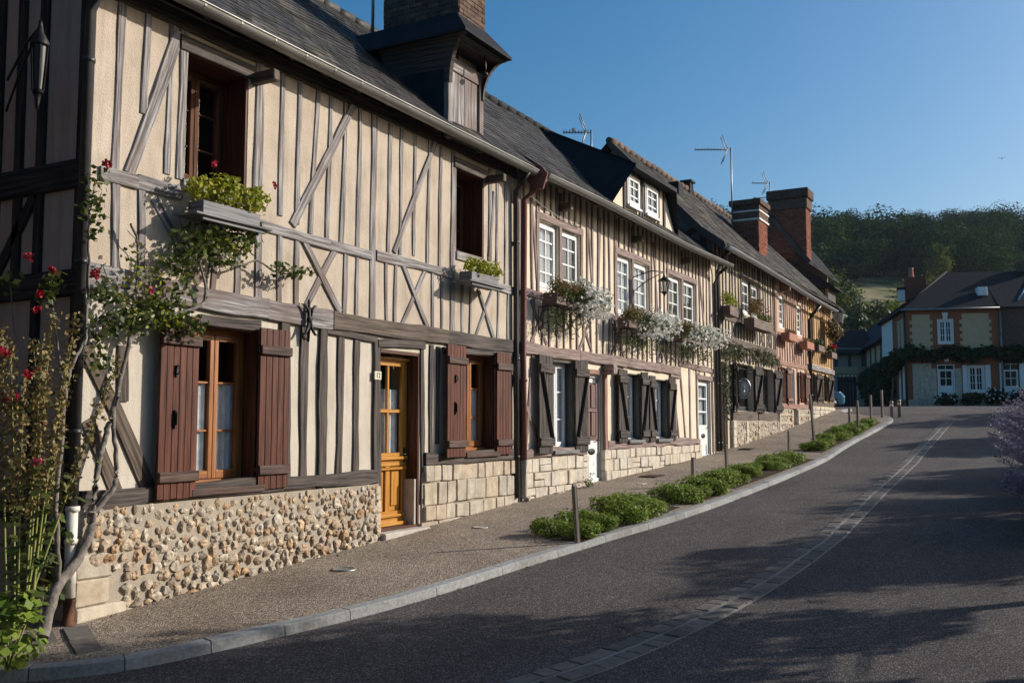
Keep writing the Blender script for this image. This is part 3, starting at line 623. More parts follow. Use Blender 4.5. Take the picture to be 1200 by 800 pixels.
def slates(mb,x0,x1,prof,row=.13,wid=.20,jit=.006,th=.010,cut=None,seed=1):
    rr=random.Random(seed); L=[0]
    for a,b in zip(prof,prof[1:]): L.append(L[-1]+math.hypot(b[0]-a[0],b[1]-a[1]))
    ys=[p[0] for p in prof]; zs=[p[1] for p in prof]
    def at(s): return Vector((0,float(np.interp(s,L,ys)),float(np.interp(s,L,zs))))
    k=0; s=-.02
    while s<L[-1]-.03:
        e=min(s+row*1.7,L[-1]+.01); a=at(max(s,0)); b=at(e); d=(b-a).normalized(); nrm=Vector((0,-d.z,d.y))
        if s<0: a=a-d*.02
        sag=lambda x:.012*math.sin(x*1.7+s*2)+.008*math.sin(x*4.1)
        X0,X1=(x0,x1) if not cut else cut(s/L[-1])
        x=X0-(wid/2 if k%2 else 0)
        while x<X1:
            xa=max(x+.003,X0); xb=min(x+wid-.003,X1)
            if xb-xa>.03:
                j=[rr.uniform(-jit,jit) for _ in range(4)]; t0=th*rr.uniform(1,2.0); t1=t0+rr.uniform(-.004,.004)
                A=a+nrm*(t0+sag(xa))+d*j[0]; B=a+nrm*(t1+sag(xb))+d*j[1]
                mb.face([(xa,A.y,A.z),(xb,B.y,B.z),(xb,b.y+nrm.y*sag(xb),b.z+nrm.z*sag(xb)),(xa,b.y+nrm.y*sag(xa),b.z+nrm.z*sag(xa))])
                f=mb.bm.faces[:] if False else None
                mb.bm.faces.ensure_lookup_table(); top=mb.bm.faces[-1].verts
                q=[mb.bm.verts.new((xa,A.y-nrm.y*th*1.6,A.z-nrm.z*th*1.6)),mb.bm.verts.new((xb,B.y-nrm.y*th*1.6,B.z-nrm.z*th*1.6))]
                mb.bm.faces.new((q[0],q[1],top[1],top[0]))
                mb.bm.faces.new((q[0],top[0],top[3])); mb.bm.faces.new((q[1],top[2],top[1]))
            x+=wid
        s+=row; k+=1
def roof(parent,x0,x1,prof,back,mat,soffit,row=.13,wid=.2,name='roof',seed=1,wally=0,cut=None):
    """street slope in laid slates, rear slope, boards under the eave"""
    mb=MB(); slates(mb,x0,x1,prof,row,wid,seed=seed,cut=cut)
    rf=mb.build(name,mat,parent,recalc=False)
    u=MB()
    pr=prof if not cut else [(p[0],p[1]) for p in prof]
    for a,b in zip(pr,pr[1:]):
        xa0,xa1=(x0+.01,x1-.01)
        u.face([(xa0,a[0],a[1]-.03),(xa1,a[0],a[1]-.03),(xa1,b[0],b[1]-.03),(xa0,b[0],b[1]-.03)])
    a=prof[-1]; u.face([(x0,a[0],a[1]),(x1,a[0],a[1]),(x1,back[0],back[1]),(x0,back[0],back[1])])
    e=prof[0]; zs=float(np.interp(wally,[p[0] for p in prof],[p[1] for p in prof]))
    u.face([(x0+.01,e[0],e[1]-.045),(x1-.01,e[0],e[1]-.045),(x1-.01,wally,zs-.16),(x0+.01,wally,zs-.16)])
    u.face([(x0+.01,e[0],e[1]-.045),(x1-.01,e[0],e[1]-.045),(x1-.01,e[0],e[1]-.02),(x0+.01,e[0],e[1]-.02)])
    u.build('eave_boards',soffit,rf,recalc=False)
    return rf
def rafters(parent,x0,x1,y0,y1,z0,z1,step,mat,r=.035):
    k=x0
    while k<x1:
        mb=MB(); mb.bar((k,y0,z0),(k,y1,z1),.07,.09); mb.build('rafter',mat,parent,bevel=.005); k+=step*random.uniform(.9,1.1)
def pipe(parent,pts,r,mat,name='downpipe',collars=()):
    mb=MB(); mb.tube(pts,r,9)
    for z in collars: mb.lathe((pts[-1][0],pts[-1][1],z),[(r+.008,-.02),(r+.010,0),(r+.008,.02)],9)
    return mb.build(name,mat,parent)
def bricks(mb,x0,x1,y0,y1,z0,z1,face,h=.065,l=.21,j=.010,depth=.012,rr=random):
    """a skin of laid bricks on one face of a block: face 'x-' 'y-' """
    z=z0; k=0
    while z<z1-.02:
        zt=min(z+h-j,z1); a0,a1=(x0,x1) if face[0]=='y' else (y0,y1); a=a0-(l/2 if k%2 else 0)
        while a<a1:
            p=max(a,a0); q=min(a+l-j,a1)
            if q-p>.02:
                o=rr.uniform(-.003,.004)
                if face=='y-': mb.box(p,q,y0-depth-o,y0+.02,z,zt,jit=.0015)
                elif face=='x-': mb.box(x0-depth-o,x0+.02,p,q,z,zt,jit=.0015)
            a+=l
        z+=h; k+=1
def ashlar(mb,x0,x1,ztop,courses,y,zbot,seed=1,lmin=.18,lmax=.38,depth=.03,jitx=.0):
    """roughly squared limestone: uneven courses, open joints, hand-dressed corners"""
    rr=random.Random(seed); hs=[rr.uniform(.78,1.22) for _ in range(courses)]; k_=(ztop-zbot)/sum(hs); z=ztop
    for h in hs:
        h*=k_; x=x0; ph=rr.random()*6
        while x<x1-.02:
            xe=min(x+rr.uniform(lmin,lmax),x1)
            if x1-xe<.12: xe=x1
            parts=[(z,z-h)] if rr.random()<.86 or h<.17 else [(z,z-h*.52),(z-h*.52,z-h)]
            for za,zb_ in parts:
                w1=.008*math.sin(x*2.3+ph); w2=.008*math.sin(xe*2.3+ph); o=rr.uniform(-.014,.012); g=rr.uniform(.006,.011)
                P=[(x+g,zb_+g+w1),(xe-g,zb_+g+w2),(xe-g,za-g+w2),(x+g,za-g+w1)]; n=len(mb.bm.verts)
                mb.prism([(a+rr.uniform(-.007,.007),b+rr.uniform(-.007,.007)) for a,b in P],y-depth-o,y+.06)
            x=xe
        z-=h
def cobbles(mb,x0,x1,zf0,zf1,y,n,seed=2,rmin=.025,rmax=.055,batter=0):
    """rounded flints bedded in mortar; zf0/zf1 give bottom and top for an x"""
    rr=random.Random(seed); placed=[]; tries=0
    while len(placed)<n and tries<n*60:
        tries+=1; x=rr.uniform(x0,x1); z0,z1=zf0(x),zf1(x); z=rr.uniform(z0,z1); t=(z-z0)/(z1-z0)
        r=rr.uniform(rmin,rmax)*(1.25-.35*t)
        if z+r>z1+.01 or x-r<x0-.02 or x+r>x1+.02: continue
        if any((x-a)**2+(z-b)**2<((r+c)*.92)**2 for a,b,c in placed): continue
        placed.append((x,z,r)); mb.blob((x,y-batter*(1-t)+r*.38,z),(r*rr.uniform(.7,1.25),r*rr.uniform(.45,.7),r*rr.uniform(.7,1.2)),2,.42)
def solid_text(body,size,depth,mat,name,parent,loc,rot):
    cu=bpy.data.curves.new(name,'FONT'); cu.body=body; cu.size=size; cu.extrude=depth; cu.align_x='CENTER'; cu.align_y='CENTER'
    t=bpy.data.objects.new(name,cu); COL.objects.link(t); dg=bpy.context.evaluated_depsgraph_get(); dg.update()
    me=bpy.data.meshes.new_from_object(t.evaluated_get(dg)); bpy.data.objects.remove(t)
    o=link(me,name,mat,parent); o.location=loc; o.rotation_euler=rot; return o
def T(parent,name,p0,p1,w,mat,yf=-.019,yb=.05,jit=.005,bw=1):
    mb=MB(); mb.timber(p0,p1,w,yf,yb,jit); return mb.build(name,mat,parent)
def antenna(name,label,base,h,boom,dirv,els,vee=True,group=None):
    t=thing(name,label,'antenna',base,0,group); b=Vector(base); d=Vector(dirv).normalized(); top=b+Vector((0,0,h)); sd=d.cross(Vector((0,0,1))).normalized()
    mb=MB(); mb.tube([b-Vector((0,0,.4)),top+Vector((0,0,.06))],.024,6); mb.build('mast',M['zinc'],t)
    mb=MB(); mb.tube([top,top+d*boom],.016,5)
    for k in range(els): q=top+d*(boom*(k+1)/els); mb.tube([q-sd*.13,q+sd*.13],.010,4); mb.tube([q,q+Vector((0,0,.06))],.010,4)
    mb.build('boom',M['zinc'],t)
    if vee:
        mb=MB(); q=top+d*.12
        for s1 in (1,-1):
            for s2 in (-.12,.12): mb.tube([q+sd*s2,q+sd*s2-d*-.16*1+Vector((0,0,.42*s1))],.012,4)
        mb.build('reflector',M['zinc'],t)
    return t
# ================================================================ HOUSE 1
E=5.21
H1=thing('half_timbered_house','large beige half-timbered house in the foreground with red brown shutters, orange door and flint base','house',(E,0,.12))
X1=12.46
U1=(6.18,6.99,3.86,5.06); U2=(10.82,11.55,3.92,5.06); G1=(6.36,7.22,1.07,2.58); DR=(9.17,10.02,.42,2.53); G2=(11.03,11.86,1.28,2.62)
mb=MB(); wallgrid(mb,E,X1,0,2.82,[G1,DR,G2],rev=.44); shell(mb,E,X1,0,5.2,5.2,(2.6,7.9)); mb.build('ground_floor_wall',M['plaster_low'],H1,recalc=False)
mb=MB(); wallgrid(mb,E,X1,2.82,5.42,[U1,U2],y=-.004,rev=.44); mb.build('wall',M['plaster_a'],H1,recalc=False)
mb=MB(); mb.face([(E-.004,0,.5),(E-.004,5.2,.5),(E-.004,5.2,5.2),(E-.004,2.6,7.85),(E-.004,0,5.3)]); mb.build('gable_wall',M['plaster_shade'],H1,recalc=False)
mb=MB(); mb.box(E+.05,X1-.05,1.4,1.45,0,5.3); mb.box(E+.05,X1-.05,.3,1.4,2.7,2.75); mb.build('room_partition',M['painted_dark'],H1)
# timbers of the upper floor
WG=M['wood_grey']; WD=M['wood_dark']
up=[((5.481,5.195),(5.461,3.785),.10),((5.751,5.206),(5.728,4.374),.09),((6.022,4.818),(6.008,3.904),.085),((6.155,5.237),(6.155,3.891),.115),
 ((7.137,5.154),(7.13,3.829),.15),((7.467,5.324),(7.461,3.808),.095),((7.73,5.299),(7.719,3.767),.085),((8.031,5.301),(7.935,3.698),.085),((8.234,5.191),(8.2,3.688),.085),((8.488,5.148),(8.447,3.673),.085),((8.751,5.124),(8.735,3.682),.085),
 ((9.023,5.179),(9.02,2.877),.135),((9.343,5.184),(9.32,3.655),.08),((9.572,5.161),(9.562,3.651),.075),((9.864,5.163),(9.848,3.757),.075),((10.188,5.191),(10.15,3.642),.075),((10.446,5.166),(10.423,3.67),.075),
 ((10.757,5.083),(10.736,2.842),.14),((11.722,5.14),(11.702,3.973),.12),((11.916,5.109),(11.895,3.625),.07),((12.164,5.114),(12.141,3.632),.06)]
def reach(a,b,z): t=(z-b[1])/(a[1]-b[1]); return (b[0]+(a[0]-b[0])*t,z)
for a,b,w_ in up:
    b=reach(a,b,b[1]-.04); a=reach(a,b,5.36) if a[1]>4.6 or True else a
    w_*=.80; T(H1,'post' if w_>.11 else 'stud',a,b,w_,WG,jit=.006)
for a,b,w_ in (((6.096,5.192),(5.6,3.773),.115),((8.713,5.392),(7.655,3.702),.105),((10.462,5.532),(9.439,3.694),.085),((11.819,4.929),(11.679,3.993),.06)): T(H1,'brace',a,b,w_,WG,-.026)
lo=[((5.474,3.679),(5.497,2.896),.10),((5.738,3.669),(5.76,2.872),.11),((6.599,3.221),(6.588,2.939),.09),((6.894,3.266),(6.894,2.919),.09),((7.16,3.63),(7.183,2.903),.13),((7.467,3.598),(7.475,2.902),.085),((7.723,3.598),(7.73,2.895),.085),
 ((8.523,3.59),(8.525,2.868),.085),((8.737,3.585),(8.737,2.86),.075),((9.287,3.589),(9.301,2.854),.075),((9.475,3.586),(9.471,2.86),.075),((10.267,3.561),(10.276,2.847),.07),((10.484,3.568),(10.492,2.855),.07),((10.983,3.567),(10.989,2.84),.06),((11.201,3.572),(11.184,2.844),.06),((11.944,3.571),(11.922,2.855),.055),((12.242,3.582),(12.217,2.866),.06)]
for a,b,w_ in lo:
    a=reach(a,b,a[1]+.05); b=reach(a,b,b[1]-.05); w_*=.80; T(H1,'post' if w_>.11 else 'stud',a,b,w_,WG,jit=.006)
for a,b,w_ in (((5.877,3.623),(6.431,2.943),.10),((8.375,3.604),(7.889,2.876),.085),((10.131,3.607),(9.61,2.852),.07),((11.799,3.577),(11.339,2.845),.06)): T(H1,'brace',a,b,w_,WG,-.018)
for a,b,w_ in (((7.816,3.587),(8.436,2.877),.085),((9.598,3.594),(10.16,2.869),.07),((11.381,3.502),(11.826,2.836),.06)): T(H1,'brace',a,b,w_,WG,-.027)
# rails and the bressumer
rl=[(5.312,3.715),(5.691,3.726),(6.18,3.732)]; 
for a,b in zip(rl,rl[1:]): T(H1,'beam',a,b,.125,WG,-.030,jit=.008)
rl=[(7.137,3.617),(8.245,3.593),(8.99,3.585)]
for a,b in zip(rl,rl[1:]): T(H1,'beam',a,b,.115,WG,-.030,jit=.008)
T(H1,'beam',(9.087,3.609),(10.688,3.607),.115,WG,-.030,jit=.008); T(H1,'beam',(11.751,3.583),(12.395,3.588),.11,WG,-.030,jit=.008)
bs=[(5.22,2.86),(6.0,2.82),(7.3,2.79),(8.3,2.78)]
for a,b in zip(bs,bs[1:]): T(H1,'beam',a,b,.205,WG,-.045,jit=.010)
T(H1,'beam',(8.3,2.775),(10.6,2.775),.19,M['wood_brown'],-.05,jit=.008); T(H1,'beam',(10.6,2.765),(12.44,2.775),.185,WD,-.05,jit=.008)
T(H1,'beam',(E+.0,5.30),(X1,5.34),.16,WD,-.03)
# ground floor timbers
for a,b,w_ in (((5.607,2.312),(5.617,1.848),.11),((7.567,2.738),(7.617,1.009),.14),((7.867,2.713),(7.886,1.011),.12),((8.168,2.685),(8.172,0.871),.135),((8.47,2.665),(8.465,1.025),.105),((8.757,2.66),(8.746,1.039),.105),((9.106,2.629),(9.145,0.663),.13),
  ((10.049,2.658),(10.077,0.695),.08),((10.259,2.652),(10.257,1.291),.085),((10.415,2.642),(10.41,1.415),.075),((12.472,2.736),(12.522,0.611),.13)): T(H1,'post' if w_>.11 else 'stud',a,b,w_,WD,-.032 if w_>.125 else -.019,jit=.008)
T(H1,'brace',(5.235,2.286),(5.939,1.075),.14,M['wood_brown'],-.02,jit=.008); T(H1,'brace',(5.276,1.691),(5.615,1.059),.13,M['wood_brown'],-.016,jit=.008); T(H1,'brace',(12.395,2.361),(12.218,1.867),.08,WD)
T(H1,'lintel',(8.211,2.662),(9.106,2.629),.075,WD,-.034); T(H1,'lintel',(9.123,2.591),(10.087,2.64),.10,WD,-.036); T(H1,'lintel',(6.422,2.612),(7.215,2.619),.10,WD,-.03); T(H1,'lintel',(10.515,2.605),(12.446,2.66),.08,WD,-.034)
T(H1,'sill_beam',(5.22,1.05),(9.1,1.07),.14,WD,-.06,.05,jit=.012); T(H1,'sill_beam',(10.10,1.23),(12.40,1.24),.15,WD,-.05,.05,jit=.01)
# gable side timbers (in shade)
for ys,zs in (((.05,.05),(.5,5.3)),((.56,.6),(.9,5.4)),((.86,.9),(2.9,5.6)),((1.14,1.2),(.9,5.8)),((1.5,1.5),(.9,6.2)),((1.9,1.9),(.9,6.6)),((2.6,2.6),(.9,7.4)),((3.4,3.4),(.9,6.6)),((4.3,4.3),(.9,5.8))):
    mb=MB(); mb.bar((E-.012,ys[0],zs[0]),(E-.012,ys[1],zs[1]),.10 if ys[0]>.1 else .14,.05,up=(1,0,0)); mb.build('stud',M['wood_shade'],H1,bevel=.006)
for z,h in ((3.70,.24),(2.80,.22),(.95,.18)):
    mb=MB(); mb.box(E-.045,E+.02,.0,5.2,z-h/2,z+h/2,L=1); mb.build('beam',M['wood_shade'],H1,bevel=.01)
mb=MB(); mb.bar((E-.012,1.15,2.9),(E-.012,.62,3.6),.10,.05,up=(1,0,0)); mb.build('brace',M['wood_shade'],H1,bevel=.006)
# base walls
mb=MB(); mb.obox(((E-.02+9.13)/2,.02,.39),((1,0,0),(0,1,0),(0,.025,1)),((9.13-E+.02)/2,.09,.595)); mb.box(9.13,9.17,-.035,.1,-.2,.9)
b1=mb.build('flint_base_wall',M['mortar'],H1)
mb=MB(); cobbles(mb,5.30,9.12,lambda x:(.50 if x<5.62 else zg(x)-.05),lambda x:.975,-.064,370,seed=4,batter=.045,rmin=.03,rmax=.058); mb.build('flint_stones',M['flint'],b1)
mb=MB(); z=zg(5.3)-.12
for k,(h,l) in enumerate(((.22,.44),(.21,.27),(.19,.30))): mb.box(E-.045-.01*(k%2),E+l,-.112+.012*k,.06,z+.004,z+h-.004,jit=.008); z+=h
for k in range(4): mb.box(9.06,9.17,-.07,.1,.36+k*.15,.505+k*.15,jit=.008)
mb.build('cornerstones',M['ashlar'],b1,bevel=.012)
mb=MB(); mb.box(E-.015,E+.1,.06,5.2,-.2,.86); mb.build('side_base_wall',M['mortar'],H1)
mb=MB(); mb.box(10.06,12.47,-.02,.1,0,1.15); b2=mb.build('stone_base_wall',M['mortar'],H1)
mb=MB(); ashlar(mb,10.08,12.46,1.155,3,-.02,.47,seed=8); ashlar(mb,10.0,12.46,.47,1,-.035,.30,seed=9,lmin=.35,lmax=.6); mb.build('stone_blocks',M['ashlar'],b2,bevel=.007)
# door 12
mb=MB(); mb.box(DR[0]-.05,DR[1]+.03,-.16,.25,.30,.43); mb.build('doorstep',M['step'],H1,bevel=.012)
mb=MB(); lining(mb,DR,.0,.24,.04); mb.build('door_reveal',M['reveal'],H1,bevel=.004)
mb=MB(); mb.box(DR[1]-.085,DR[1]-.041,.015,.2,.45,1.0); mb.build('door_reveal_stone',M['step'],H1,bevel=.004)
da,db,dz0,dz1=DR[0]+.045,DR[1]-.045,.45,2.47; y=.16
OW=M['orange_wood']
mb=MB()
mb.box(da,da+.10,y,y+.05,dz0,dz1); mb.box(db-.10,db,y,y+.05,dz0,dz1); mb.box(da+.1,db-.1,y+.001,y+.05,dz1-.11,dz1); mb.box(da+.1,db-.1,y+.001,y+.05,dz0,dz0+.18); mb.box(da+.1,db-.1,y+.001,y+.05,1.16,1.32)
mid=(da+db)/2; mb.box(mid-.045,mid+.045,y+.002,y+.05,dz0+.18,1.16); mb.box(mid-.018,mid+.018,y+.005,y+.045,1.32,dz1-.11); mb.box(da+.1,db-.1,y+.006,y+.044,1.80,1.84)
mb.box(da+.02,db-.02,y-.035,y,1.24,1.275); mb.box(da+.02,db-.02,y-.028,y,1.12,1.15); mb.box(da+.02,db-.02,y-.05,y,dz0+.015,dz0+.055); mb.box(da+.03,db-.03,y-.03,y,dz0+.11,dz0+.14); mb.box(da+.0,db-.0,y-.04,y,dz1-.04,dz1-.005)
dr=mb.build('door',OW,H1,bevel=.004)
mb=MB()
for a,b in ((da+.1,mid-.045),(mid+.045,db-.1)):
    mb.box(a+.004,b-.004,y+.025,y+.04,dz0+.18,1.16); mb.box(a+.035,b-.035,y+.008,y+.026,dz0+.24,1.10)
mb.build('door_panel',OW,dr,bevel=.008)
mb=MB(); mb.box(da+.1,db-.1,y+.022,y+.026,1.32,dz1-.11); mb.build('pane',M['glass'],dr)
mb=MB(); n=26
for i in range(n):
    xa=da+.1+(db-da-.2)*i/n; xb=da+.1+(db-da-.2)*(i+1)/n; mb.face([(xa,y+.07+.012*math.sin(i*1.3),1.32),(xb,y+.07+.012*math.sin((i+1)*1.3),1.32),(xb,y+.07+.012*math.sin((i+1)*1.3),2.08),(xa,y+.07+.012*math.sin(i*1.3),2.08)])
mb.build('curtain',M['curtain'],dr)
mb=MB(); mb.tube([(db-.05,y,1.30),(db-.05,y-.05,1.30),(db-.14,y-.055,1.30)],.010,6); mb.box(db-.068,db-.032,y-.008,y,1.2,1.38); mb.build('handle',M['iron'],dr,bevel=.001)
pl=MB(); px,pz=(9.106,2.216); pl.box(px-.065,px+.065,-.046,-.031,pz-.048,pz+.048); nb=pl.build('number_plate',M['plate'],H1,bevel=.004)
q=wloc(H1); solid_text('12',.085,.002,M['ink'],'number',nb,(px-q.x,-.0475-q.y,pz-q.z),(R(90),0,0))
# windows
for (h,nz,ct) in ((U1,3,.62),(U2,3,.62),(G1,3,.66),(G2,3,.66)):
    mb=MB(); lining(mb,h,.002,.42,.03); mb.build('window_reveal',M['reveal'],H1,bevel=.003)
    window(H1,h[0]+.03,h[1]-.03,h[2]+.03,h[3]-.03,.30 if h in (U1,U2) else .17,M['frame_dark'] if h in (U1,U2) else M['frame_wood'],2,nz,2,h in (G1,G2),.05,.05,ctop=ct)
    if h in (G1,G2):
        mb=MB(); mb.box(h[0]-.03,h[1]+.03,-.085,.02,h[2]-.055,h[2]+.012); mb.build('window_sill',M['batten'],H1,bevel=.006)
    else:
        mb=MB(); mb.box(h[0],h[1],-.03,.02,h[2]-.10,h[2]+.01); mb.build('window_sill',M['wood_grey'],H1,bevel=.006)
for h in (U1,U2):
    mb=MB(); mb.box(h[0]-.08,h[1]+.08,-.04,.05,h[3]-.02,h[3]+.12); mb.build('lintel',WD,H1,bevel=.008)
    mb=MB(); mb.box(h[1]+.03,h[1]+.12,-.30,.02,h[3]-.06,h[3]+.05); mb.build('beam_end',M['wood_brown'],H1,bevel=.01)
S=M['shutter']; B=M['batten']
shutter(H1,6.375,1.01,2.62,.465,-1,R(4),-.05,S,B,6); shutter(H1,7.16,1.03,2.60,.41,1,R(2),-.05,S,B,5,handle=False)
shutter(H1,10.98,1.24,2.68,.54,-1,R(6),-.05,S,B,6); shutter(H1,11.80,1.24,2.66,.39,1,R(2),-.05,S,B,5,handle=False)
# iron wall tie
mb=MB(); ax_,az_=(7.853,2.729)
mb.tube([(ax_,-.075,az_+.22),(ax_,-.085,az_),(ax_,-.075,az_-.22)],[.012,.022,.014],6)
for s1 in (1,-1):
    mb.tube([(ax_+.02*s1,-.09,az_+.05),(ax_+.03*s1,-.095,az_+.11),(ax_+.075*s1,-.09,az_+.155),(ax_+.12*s1,-.08,az_+.16)],[.014,.016,.014,.006],6)
    mb.tube([(ax_+.02*s1,-.09,az_-.02),(ax_+.03*s1,-.095,az_-.08),(ax_+.075*s1,-.10,az_-.14),(ax_+.12*s1,-.09,az_-.145)],[.014,.018,.014,.006],6)
mb.blob((ax_,-.09,az_+.01),(.045,.03,.05),1,.1)
mb.build('iron_tie',M['iron'],H1)
# roof, gutter, pipes
rf=roof(H1,5.0,12.52,[(-.30,5.40),(2.6,7.98)],(5.5,5.3),M['slate'],WD,row=.135,wid=.19,seed=5)
mb=MB(); 
for k in range(20): mb.tube([(5.0+k*.38,2.6,7.97),(5.40+k*.38,2.6,7.985)],[.085,.095],8)
mb.build('ridge_tiles',M['slate'],rf)
gutter(H1,4.95,5.375,12.48,5.345,-.315,r=.075)
rafters(H1,5.1,12.4,-.28,.12,5.33,5.66,.55,WD)
pipe(H1,[(5.12,-.30,5.30),(5.12,-.22,5.18),(5.13,-.06,5.0),(5.135,-.055,1.02)],.042,M['pipe_dark'],collars=(4.6,2.95,1.6))
pipe(H1,[(5.135,-.055,1.02),(5.135,-.06,.30)],.046,M['pipe_white'],collars=(1.0,.75))
pipe(H1,[(5.135,-.06,.32),(5.135,-.065,.12),(5.12,-.12,.075)],.05,M['rust'])
pipe(H1,[(12.30,-.31,5.30),(12.32,-.18,5.16),(12.36,-.07,5.05),(12.38,-.06,2.9),(12.40,-.06,.62)],.04,M['pipe_dark'],collars=(4.3,2.6,1.2))
# loading dormer with its bell-cast hood
dm=MB(); fx0,fx1,fy=10.46,11.36,-.10
dm.box(fx0,fx0+.11,fy-.01,fy+.06,5.36,6.46,L=2); dm.box(fx1-.11,fx1,fy-.01,fy+.06,5.36,6.46,L=2)
dm.box(fx0+.11,fx1-.11,fy,fy+.05,6.28,6.46,L=0)
D1=dm.build('dormer',M['wood_grey'],H1,bevel=.006)
for k in range(4):
    a=fx0+.11+(fx1-fx0-.22)*k/4; mb=MB(); mb.box(a+.003,a+(fx1-fx0-.22)/4-.003,fy+.02,fy+.045,5.38,6.28,L=2); mb.build('plank',M['wood_grey'],D1,bevel=.003)
for x in (fx0,fx1): mb=MB(); mb.box(x-.012,x+.012,fy+.06,1.3,5.3,6.62); mb.build('cheek',M['slate_smooth'],D1)
mb=MB(); hx0,hx1,hy0,hz0=10.24,11.46,-.50,6.66; px0,px1,pz=10.80,11.60,7.16
A=[(hx0,hy0,hz0),(hx1,hy0,hz0),(hx1+.05,2.0,hz0),(hx0,2.0,hz0)]; B_=[(px0,-.02,pz),(px1,-.02,pz),(px1,2.0,pz),(px0,2.0,pz)]
mb.face([A[0],A[1],B_[1],B_[0]]); mb.face([A[3],A[0],B_[0],B_[3]]); mb.face([A[1],A[2],B_[2],B_[1]]); mb.face(B_)
mb.face([(p[0],p[1],p[2]-.035) for p in A][::-1])
for i in range(4): a,b=A[i],A[(i+1)%4]; mb.face([a,b,(b[0],b[1],b[2]-.035),(a[0],a[1],a[2]-.035)])
mb.build('hood',M['slate_smooth'],D1,recalc=False)
mb=MB(); n=9; rings=[]            # boarded cove under the hood
for i in range(n+1):
    t=i/n; e=1-math.cos(t*PI/2); z=6.08+(6.62-6.08)*math.sin(t*PI/2); o=.0+.19*e; yy=fy-.02-.34*e
    rings.append([(fx0-o,.9,z),(fx0-o,yy,z),(fx0-o+.06,yy-.012,z),(fx1+o*.5-.06,yy-.012,z),(fx1+o*.5,yy,z),(fx1+o*.5,.9,z)])
for ks in ((0,1),(3,4)):
    mb=MB()
    for Ar,Br in zip(rings,rings[1:]):
        for k in ks: mb.face([Ar[k],Ar[k+1],Br[k+1],Br[k]])
    mb.build('hood_bracket',M['wood_dark'],D1,recalc=False)  # dark wood here carries the shade under the hood
mb=MB(); mb.face([(fx0-.15,-.43,6.60),(fx1+.07,-.43,6.60),(fx1+.07,.6,6.60),(fx0-.15,.6,6.60)]); mb.build('hood_ceiling',WD,D1,recalc=False)
mb=MB(); mb.tube([((fx0+fx1)/2+.15,-.3,6.6),((fx0+fx1)/2+.15,-.32,6.42),((fx0+fx1)/2+.15,-.30,6.36)],.012,6); mb.lathe(((fx0+fx1)/2+.15,-.30,6.30),[(.02,0),(.05,.03),(.05,.05),(.02,.07)],8); mb.build('pulley',M['iron'],D1)
cb=MB(); cx0,cx1,cy0,cy1=10.88,11.56,.0,1.24
cb.box(cx0+.0,cx1,cy0,cy1,6.5,8.9); ch=cb.build('chimney',M['brick_joint'],rf)
cb=MB(); bricks(cb,cx0,cx1,cy0,cy1,7.0,8.8,'x-',.068,.20); bricks(cb,cx0,cx1,cy0,cy1,7.0,8.8,'y-',.068,.20); cb.build('brickwork',M['brick_old'],ch)
# unseen house added on the left to block sky light from the gable
NB=thing('sky_blocker_house','unseen dark brick house added to shade the gable of the beige house','house',(-.5,5,-.2))
mb=MB(); mb.box(-4.6,3.5,.7,9,-1,6.2); mb.build('wall',M['brick_old'],NB)
mb=MB(); mb.face([(-5,.3,6.0),(3.8,.3,6.0),(3.8,4.8,9.8),(-5,4.8,9.8)]); mb.face([(-5,9.3,6.0),(3.8,9.3,6.0),(3.8,4.8,9.8),(-5,4.8,9.8)]); mb.face([(3.5,.7,6.2),(3.5,9,6.2),(3.5,4.8,9.7)]); mb.face([(-4.6,.7,6.2),(-4.6,9,6.2),(-4.6,4.8,9.7)]); mb.build('roof',M['slate_smooth'],NB,recalc=False)
for x in (-4.4,-3.2,-2,-.8,.4,1.6,3.3): T(NB,'stud',(x,0),(x,6),.12,WD,.66,.72)
# ================================================================ HOUSE 2
H2=thing('half_timbered_house','yellow half-timbered house with mauve timbers, white windows and trailing white flower boxes','house',(12.5,0,.57))
a0,a1=12.50,22.0
UW=[(13.22,13.90,3.72,4.80),(14.02,14.72,3.70,4.80),(16.30,17.0,3.62,4.74),(17.10,17.88,3.62,4.73),(19.0,19.78,3.62,4.73),(19.92,20.74,3.62,4.75)]
GW=[(13.62,14.42,1.26,2.66),(16.66,17.34,1.38,2.60),(18.14,18.86,1.38,2.55)]
DD=[(14.90,15.58,.66,2.50),(20.86,21.72,.90,2.66)]
mb=MB(); wallgrid(mb,a0,a1,.2,5.62,UW+GW+DD); shell(mb,a0,a1,.2,5.6,5.4,(2.6,7.9)); mb.build('wall',M['plaster_b'],H2,recalc=False)
mb=MB(); mb.box(a0+.05,a1-.05,1.4,1.45,.3,5.5); mb.box(a0+.05,a1-.05,.3,1.4,2.8,2.85); mb.build('room_partition',M['painted_dark'],H2)
WM=M['wood_mauve']; rr=random.Random(21)
def infill(parent,x0,x1,z0,z1,step,mat,holes,w=(.055,.075),yf=-.022,lean=.04,skip=()):
    x=x0+step*.5
    while x<x1-.05:
        if not any(h[0]-.09<x<h[1]+.09 and h[2]<z1-.1 and h[3]>z0+.1 for h in holes) and not any(abs(x-s_)<.05 for s_ in skip):
            T(parent,'stud',(x+rr.uniform(-lean,lean),z1),(x+rr.uniform(-lean,lean)*.5,z0),rr.uniform(*w),mat,yf)
        else:
            for h in holes:
                if h[0]-.05<x<h[1]+.05 and h[3]+.2<z1: T(parent,'stud',(x+rr.uniform(-.02,.02),z1),(x,h[3]+.08),rr.uniform(*w),mat,yf)
        x+=step*rr.uniform(.88,1.12)
infill(H2,12.62,21.9,3.66,5.42,.235,WM,UW,w=(.045,.062)); infill(H2,12.62,19.6,2.86,3.56,.26,WM,[],w=(.042,.055)); infill(H2,19.6,21.9,2.98,3.56,.36,WM,[],w=(.05,.07))
